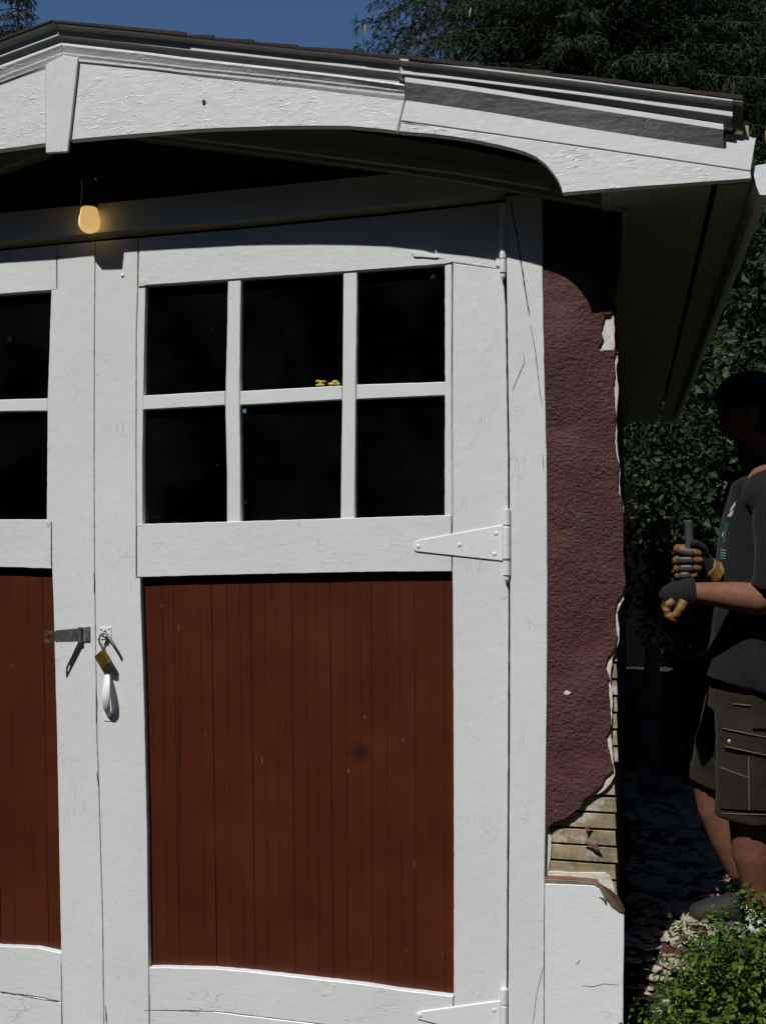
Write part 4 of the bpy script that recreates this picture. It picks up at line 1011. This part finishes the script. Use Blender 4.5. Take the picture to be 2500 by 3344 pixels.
# ------------------------------------------------------------------ person
PY = .40
def V3(px, py, y): return W(px, py, y)
person = empty('person', (V3(2440, 2900, PY).x, PY, 0), 'person in charcoal t-shirt, brown cargo shorts and work gloves gripping a grey handle', 'person')
def build_person():
    bm = bmesh.new()
    # head: skull, jaw, nose, brow, ear, neck
    hc = V3(2446, 1325, PY); s = 1/1116.
    ell_bm(bm, hc, (.096, .074, .110), seg=24)
    ell_bm(bm, V3(2408, 1372, PY), (.050, .050, .062), seg=20)                 # face
    ell_bm(bm, V3(2402, 1402, PY), (.034, .036, .030), seg=16)                 # jaw, chin
    chain_bm(bm, [V3(2374, 1335, PY), V3(2362, 1358, PY), V3(2357, 1370, PY), V3(2366, 1378, PY)], [.010, .011, .012, .009], 10)
    ell_bm(bm, V3(2374, 1390, PY), (.010, .022, .006), seg=12); ell_bm(bm, V3(2376, 1401, PY), (.011, .020, .007), seg=12)   # lips
    chain_bm(bm, [V3(2372, 1328, PY-.04), V3(2366, 1324, PY), V3(2372, 1328, PY+.04)], [.012, .014, .012], 10)               # brow
    for sy in (-1, 1):
        ell_bm(bm, V3(2456, 1352, PY+sy*.074), (.018, .010, .031), seg=12); ell_bm(bm, V3(2380, 1342, PY+sy*.03), (.012, .014, .009), seg=10)
    chain_bm(bm, [V3(2452, 1350, PY), V3(2462, 1430, PY), V3(2490, 1520, PY+.01), V3(2510, 1600, PY+.02)], [.055, .056, .062, .09], 18)
    # trunk
    chain_bm(bm, [V3(2480, 1560, PY), V3(2492, 1640, PY), V3(2492, 1800, PY), V3(2490, 1960, PY), V3(2485, 2120, PY), V3(2470, 2280, PY+.02)],
             [(.055, .11), (.085, .14), (.10, .15), (.10, .14), (.10, .14), (.11, .155)], 24, u0=(1, 0, 0))
    # near arm
    NA = [V3(2545, 1600, PY-.19), V3(2570, 1780, PY-.215), V3(2556, 1952, PY-.215), V3(2480, 1958, PY-.21), V3(2400, 1948, PY-.20), V3(2310, 1938, PY-.19), V3(2248, 1934, PY-.18)]
    chain_bm(bm, NA, [.058, .050, .046, .046, .043, .033, .028], 16, u0=(0, 1, 0))
    chain_bm(bm, [V3(2500, 1590, PY-.1), NA[0]], [.07, .058], 14)
    # far arm
    FA = [V3(2520, 1620, PY+.17), V3(2470, 1780, PY+.18), V3(2420, 1900, PY+.14), V3(2345, 1885, PY+.02), V3(2316, 1864, PY-.04)]
    chain_bm(bm, FA, [.055, .048, .044, .036, .030], 16, u0=(0, 1, 0))
    # legs
    chain_bm(bm, [V3(2485, 2260, PY-.06), V3(2470, 2450, PY-.09), V3(2450, 2640, PY-.10), V3(2449, 2700, PY-.10), V3(2458, 2790, PY-.09), V3(2474, 2900, PY-.08), V3(2482, 2975, PY-.08), V3(2482, 3030, PY-.08)],
             [.10, .085, .066, .060, .060, .044, .036, .036], 18)
    chain_bm(bm, [V3(2450, 2260, PY+.12), V3(2380, 2420, PY+.16), V3(2322, 2560, PY+.18), V3(2334, 2640, PY+.18), V3(2372, 2740, PY+.19), V3(2415, 2850, PY+.2), V3(2448, 2905, PY+.2)],
             [.095, .082, .064, .056, .054, .040, .036], 18)
    body = remeshed('body', bm, 'skin', person, .007, 5)
    # hair and cap
    bm = bmesh.new(); ell_bm(bm, V3(2468, 1330, PY), (.094, .079, .104), seg=24)
    ell_bm(bm, V3(2490, 1385, PY), (.06, .068, .06), seg=16)
    remeshed('hair', bm, 'hair', person, .007, 4, lambda c: .003*noise.noise(c*90))
    bm = bmesh.new(); ell_bm(bm, V3(2450, 1298, PY), (.105, .086, .080), seg=28)
    chain_bm(bm, [V3(2410, 1292, PY), V3(2384, 1306, PY), V3(2362, 1322, PY)], [(.012, .075), (.007, .07), (.005, .05)], 18, u0=(0, 0, 1))
    remeshed('cap', bm, 'cap', person, .005, 3)
    # shirt
    bm = bmesh.new()
    chain_bm(bm, [V3(2500, 1545, PY), V3(2492, 1590, PY), V3(2492, 1680, PY), V3(2500, 1800, PY), V3(2498, 1950, PY), V3(2490, 2100, PY), V3(2470, 2180, PY), V3(2462, 2232, PY)],
             [(.066, .10), (.108, .20), (.126, .20), (.143, .190), (.148, .178), (.155, .178), (.158, .185), (.160, .188)], 36, u0=(1, 0, 0))
    ell_bm(bm, V3(2532, 1622, PY-.165), (.092, .085, .088), seg=20)
    chain_bm(bm, [V3(2540, 1600, PY-.17), V3(2556, 1690, PY-.20), V3(2562, 1780, PY-.215), V3(2558, 1880, PY-.217), V3(2545, 1935, PY-.217)], [.080, .084, .082, .078, .076], 24, u0=(1, 0, 0))
    chain_bm(bm, [V3(2510, 1590, PY+.1), V3(2520, 1620, PY+.17), V3(2478, 1770, PY+.18), V3(2440, 1860, PY+.16)], [.09, .08, .07, .068], 20, u0=(1, 0, 0))
    def folds(c):
        f = .010*noise.noise(Vector((c.x*7+c.z*4, c.y*7, c.z*5)))+.005*noise.noise(Vector((c.x*16, c.y*16+c.z*6, c.z*9)))
        low = max(0, min(1, (1.05-c.z)/.35)); f += low*.008*sin(c.x*46+3*noise.noise(c*6)+c.y*20)
        return f
    shirt = remeshed('shirt', bm, 'shirt', person, .0065, 4, folds)
    # shirt prints, set just proud of the chest
    dg = bpy.context.evaluated_depsgraph_get(); dg.update()
    from mathutils.bvhtree import BVHTree
    bv = BVHTree.FromPolygons([v.co for v in shirt.data.vertices], [p.vertices[:] for p in shirt.data.polygons])
    def decal(name, pts, mat):
        q = rag([Vector(p) for p in pts], 6, .0001); bmx = bmesh.new(); vs = []
        cx = sum(p.x for p in q)/len(q); cy = sum(p.y for p in q)/len(q); hits = []
        for p in q+[Vector((cx, cy))]:
            d_ = ray(p.x, p.y).normalized(); h_ = bv.ray_cast(C0, d_)
            if h_[0] is None: return
            hits.append(h_[0]+h_[1]*.0012)
        vs = [bmx.verts.new(h_) for h_ in hits]
        for i in range(len(q)): bmx.faces.new((vs[i], vs[(i+1) % len(q)], vs[-1]))
        from_bm(name, bmx, mat, person)
    decal('shirt_print', [(2401, 1637), (2400, 1650), (2388, 1668), (2381, 1672), (2385, 1660)], 'print_white')
    decal('shirt_print', [(2394, 1665), (2393, 1675), (2385, 1688), (2374, 1688), (2380, 1676)], 'print_white')
    decal('shirt_print', [(2364, 1705), (2377, 1706), (2372, 1735), (2366, 1768), (2359, 1780), (2358, 1768), (2362, 1740)], 'print_green')
    decal('shirt_print', [(2365, 1727), (2365, 1740), (2357, 1754), (2356, 1748)], 'print_white')
    for k in range(4):
        x0, x1 = 2351, 2371-k*1.5; y_ = 1792+k*9
        decal('shirt_lettering', [(x0, y_), (x1, y_+4), (x1, y_+8), (x0, y_+4)], 'print_mint')
    # shorts
    bm = bmesh.new()
    chain_bm(bm, [V3(2480, 2190, PY), V3(2476, 2260, PY), V3(2468, 2330, PY)], [(.135, .17), (.15, .18), (.145, .175)], 30, u0=(1, 0, 0))
    chain_bm(bm, [V3(2475, 2300, PY-.07), V3(2468, 2420, PY-.09), V3(2458, 2560, PY-.10), V3(2452, 2672, PY-.10)], [(.125, .10), (.115, .10), (.105, .095), (.103, .092)], 26, u0=(1, 0, 0))
    chain_bm(bm, [V3(2440, 2290, PY+.10), V3(2394, 2400, PY+.15), V3(2345, 2520, PY+.18), V3(2330, 2566, PY+.18)], [(.125, .10), (.108, .10), (.088, .092), (.086, .090)], 26, u0=(1, 0, 0))
    def sf(c): return .006*noise.noise(Vector((c.x*12, c.y*12, c.z*6)))+.004*noise.noise(Vector((c.x*8+c.z*20, c.y*6, c.z*14)))
    so = remeshed('shorts', bm, 'shorts', person, .006, 3, sf)
    bv2 = BVHTree.FromPolygons([v.co for v in so.data.vertices], [p.vertices[:] for p in so.data.polygons])
    def patch(name, pts, mat, out_=.004, parent=person):
        """cloth patch lying on the shorts: gridded so that it follows them"""
        bmx = bmesh.new(); a, b, c_, d_ = [Vector(p) for p in pts]; g_ = []
        for i in range(13):
            row = []
            for j in range(9):
                p = a.lerp(b, i/12).lerp(d_.lerp(c_, i/12), j/8); r_ = ray(p.x, p.y).normalized(); h_ = bv2.ray_cast(C0, r_)
                row.append(bmx.verts.new(h_[0]-r_*out_) if h_[0] else None)
            g_.append(row)
        for i in range(12):
            for j in range(8):
                f = (g_[i][j], g_[i+1][j], g_[i+1][j+1], g_[i][j+1])
                if all(f): bmx.faces.new(f)
        if not bmx.faces: bmx.free(); return
        for v in [v for v in bmx.verts if not v.link_faces]: bmx.verts.remove(v)
        o = from_bm(name, bmx, mat, parent); m = o.modifiers.new('t', 'SOLIDIFY'); m.thickness = .003; return o
    patch('pocket', [(2352, 2460), (2560, 2475), (2560, 2650), (2352, 2640)], 'shorts', .004)
    patch('pocket_flap', [(2352, 2388), (2560, 2425), (2560, 2482), (2366, 2440)], 'shorts', .009)
    patch('pocket_flap_stitch', [(2356, 2377), (2560, 2418), (2560, 2420), (2356, 2379.5)], 'stitch', .007)
    patch('pocket_flap_stitch', [(2368, 2436), (2560, 2478), (2560, 2480), (2368, 2438.5)], 'stitch', .0115)
    patch('seam_stitch', [(2352, 2505), (2442, 2538), (2442, 2540), (2352, 2507)], 'stitch', .006)
    patch('seam_stitch', [(2442, 2470), (2444, 2470), (2446, 2645), (2444, 2645)], 'stitch', .006)
    patch('seam_stitch', [(2392, 2297), (2450, 2302), (2450, 2304), (2392, 2299)], 'stitch', .003)
    patch('tool_loop', [(2454, 2346), (2560, 2350), (2560, 2382), (2454, 2378)], 'shorts', .008)
    patch('hem_stitch', [(2352, 2655), (2560, 2662), (2560, 2664), (2352, 2657)], 'stitch', .003)
    bmx = bmesh.new(); p = V3(2380, 2422, PY); r_ = ray(2380, 2422).normalized(); h_ = bv2.ray_cast(C0, r_)[0] or p
    ell_bm(bmx, h_-r_*.012, (.007, .004, .007), seg=14); from_bm('snap', bmx, 'snap', person, smooth=True)
    # socks and shoes
    bm = bmesh.new(); chain_bm(bm, [V3(2482, 2962, PY-.08), V3(2482, 3000, PY-.08), V3(2482, 3040, PY-.08)], [(.041, .040), (.042, .040), (.044, .040)], 18)
    remeshed('sock', bm, 'sock', person, .005, 2)
    def shoe(px, py, y, L_):
        e = V3(px, py, y); g0 = gz(e.x, e.y); bm = bmesh.new()
        P_ = [Vector((e.x+.06, e.y, g0+.05)), Vector((e.x, e.y, g0+.058)), Vector((e.x-.08, e.y-.01, g0+.05)), Vector((e.x-.15, e.y-.018, g0+.038)), Vector((e.x-.19, e.y-.02, g0+.03))]
        P_ = [Vector((e.x+.085, e.y, g0+.045))]+P_+[Vector((e.x-.208, e.y-.02, g0+.026))]
        chain_bm(bm, P_, [(.022, .018), (.043, .034), (.052, .040), (.044, .046), (.036, .047), (.027, .040), (.012, .020)], 20, u0=(0, 0, 1))
        chain_bm(bm, [Vector((e.x+.02, e.y, g0+.05)), Vector((e.x+.022, e.y, g0+.105))], [(.055, .040), (.044, .040)], 18, u0=(1, 0, 0))
        sh_ = remeshed('shoe', bm, 'shoe', person, .0045, 3)
        bm = bmesh.new(); chain_bm(bm, [Vector((e.x+.082, e.y, g0+.012)), Vector((e.x+.03, e.y, g0+.012)), Vector((e.x-.08, e.y-.01, g0+.011)), Vector((e.x-.17, e.y-.018, g0+.013)), Vector((e.x-.21, e.y-.02, g0+.016))],
                 [(.012, .026), (.012, .040), (.012, .048), (.012, .046), (.010, .024)], 18, u0=(0, 0, 1))
        remeshed('sole', bm, 'glove_pad', sh_, .004, 1)
    shoe(2484, 3050, PY-.08, .27); shoe(2470, 2915, PY+.2, .27)
    return body
build_person()

# --- gloves
def glove_upper():
    """right hand: fist closed round the upright handle, four fingers towards the camera"""
    y0 = PY-.115
    bm = bmesh.new()
    # back of hand / palm mass behind the handle
    chain_bm(bm, [V3(2330, 1874, y0+.055), V3(2305, 1856, y0+.045), V3(2278, 1838, y0+.030), V3(2250, 1832, y0+.022), V3(2222, 1832, y0+.016)], [(.030, .033), (.032, .036), (.030, .046), (.024, .048), (.018, .044)], 18, u0=(0, 1, 0))
    # thumb: leaves the side of the palm and closes over the front
    chain_bm(bm, [V3(2298, 1812, y0+.02), V3(2290, 1788, y0+.004), V3(2272, 1775, y0-.012), V3(2252, 1776, y0-.022)], [.016, .0145, .0125, .0105], 14)
    hand = remeshed('glove', bm, 'glove_dark', person, .0035, 4)
    tag(hand, 'dark and tan work glove closed round the grey handle')
    fy = [(1800, 1806, 2285, .0138, -12), (1830, 1828, 2290, .0138, -3), (1857, 1854, 2286, .0132, 3), (1880, 1877, 2276, .0120, 12)]
    for i, (ya, yb, xe, r, sl) in enumerate(fy):
        bm = bmesh.new(); k = V3(2216+abs(i-1.2)*3, ya+(-8 if i == 0 else 0), y0+.010)
        pts = [k+Vector((.018, .012, 0)), k+Vector((-.004, 0, 0)), k+Vector((-.008, -.016, .0)), k+Vector((.002, -.030, -.001)), V3(2240, yb, y0-.026), V3(2265, yb+1, y0-.024), V3(xe-8, yb+3, y0-.014), V3(xe, yb+4, y0-.006)]
        chain_bm(bm, pts, [r, r, r*1.02, r*1.02, r, r*.98, r*.92, r*.6], 14)
        fg = remeshed('glove_finger', bm, 'glove_tan', hand, .003, 3)
        bm = bmesh.new(); a = V3(2208+abs(i-1)*3, ya+(-1 if i else -2), y0-.0340); b = V3(2266-(i == 3)*14, yb+1, y0-.0385)
        q = [a, a.lerp(b, .2)+Vector((0, -.0025, 0)), a.lerp(b, .8)+Vector((0, -.0025, 0)), b]
        chain_bm(bm, q, [(.003, .0065), (.0045, .0098), (.0045, .0098), (.003, .0065)], 12, u0=(0, 1, 0))
        remeshed('finger_pad', bm, 'glove_pad', hand, .0022, 2)
    bm = bmesh.new(); chain_bm(bm, [V3(2306, 1855, y0+.046), V3(2322, 1866, y0+.052), V3(2345, 1882, y0+.058)], [(.036, .038), (.036, .037), (.038, .038)], 18, u0=(0, 1, 0))
    remeshed('glove_cuff', bm, 'glove_tan', hand, .0035, 3, lambda c: .002*sin(c.x*260+c.z*90))
def glove_lower():
    y0 = PY-.185
    bm = bmesh.new()
    chain_bm(bm, [V3(2262, 1936, y0+.004), V3(2240, 1936, y0), V3(2215, 1943, y0-.004), V3(2192, 1958, y0-.006), V3(2180, 1972, y0-.004)], [(.034, .036), (.034, .037), (.030, .044), (.026, .044), (.018, .036)], 20, u0=(0, 1, 0))
    ell_bm(bm, V3(2204, 1984, y0-.004), (.026, .030, .034), seg=16)
    hand = remeshed('glove', bm, 'glove_dark', person, .0035, 4); tag(hand, 'dark work glove with tan fingers, held low at the waist')
    for i in range(4):
        yy_ = y0+.030-i*.020; k = V3(2180+i*2, 1955+i*4, yy_); bm = bmesh.new()
        pts = [k+Vector((.012, 0, .004)), k+Vector((-.005, 0, -.007)), k+Vector((-.009, 0, -.022)), k+Vector((-.005, 0, -.037)), k+Vector((.005, .002, -.046)), k+Vector((.016, .004, -.048)), k+Vector((.026, .004, -.044))]
        chain_bm(bm, pts, [.0125, .0135, .013, .0125, .012, .0115, .009], 14)
        remeshed('glove_finger', bm, 'glove_tan', hand, .003, 3)
    bm = bmesh.new(); chain_bm(bm, [V3(2232, 1962, y0-.030), V3(2220, 1988, y0-.036), V3(2206, 2008, y0-.034), V3(2190, 2014, y0-.030)], [.014, .0135, .012, .009], 14)
    remeshed('glove_thumb', bm, 'glove_tan', hand, .003, 3)
    bm = bmesh.new(); chain_bm(bm, [V3(2226, 1938, y0-.002), V3(2240, 1936, y0), V3(2256, 1937, y0+.002), V3(2264, 1937, y0+.003)], [(.036, .040), (.037, .042), (.037, .046), (.036, .047)], 24, u0=(0, 1, 0))
    remeshed('glove_cuff', bm, 'glove_dark', hand, .0035, 2, lambda c: .0012*sin(c.x*500))
glove_upper(); glove_lower()
# --- tool in the hand
tl = empty('hand_tool', V3(2248, 1760, PY-.122), 'short tool with a blue-grey handle held upright in the upper glove', 'tool')
bm = bmesh.new(); tp = [V3(2247, 1700, PY-.122), V3(2247, 1703, PY-.122), V3(2249, 1760, PY-.122), V3(2251, 1830, PY-.122), V3(2250, 1890, PY-.122), V3(2248, 1902, PY-.122)]
chain_bm(bm, tp, [.0105, .0128, .0128, .0125, .0125, .011], 18); from_bm('tool_handle', bm, 'tool', tl, smooth=False)
bm = bmesh.new(); chain_bm(bm, [V3(2248, 1900, PY-.122), V3(2240, 1960, PY-.13), V3(2222, 2000, PY-.15)], [.006, .006, .006], 12); from_bm('tool_shaft', bm, 'steel', tl)
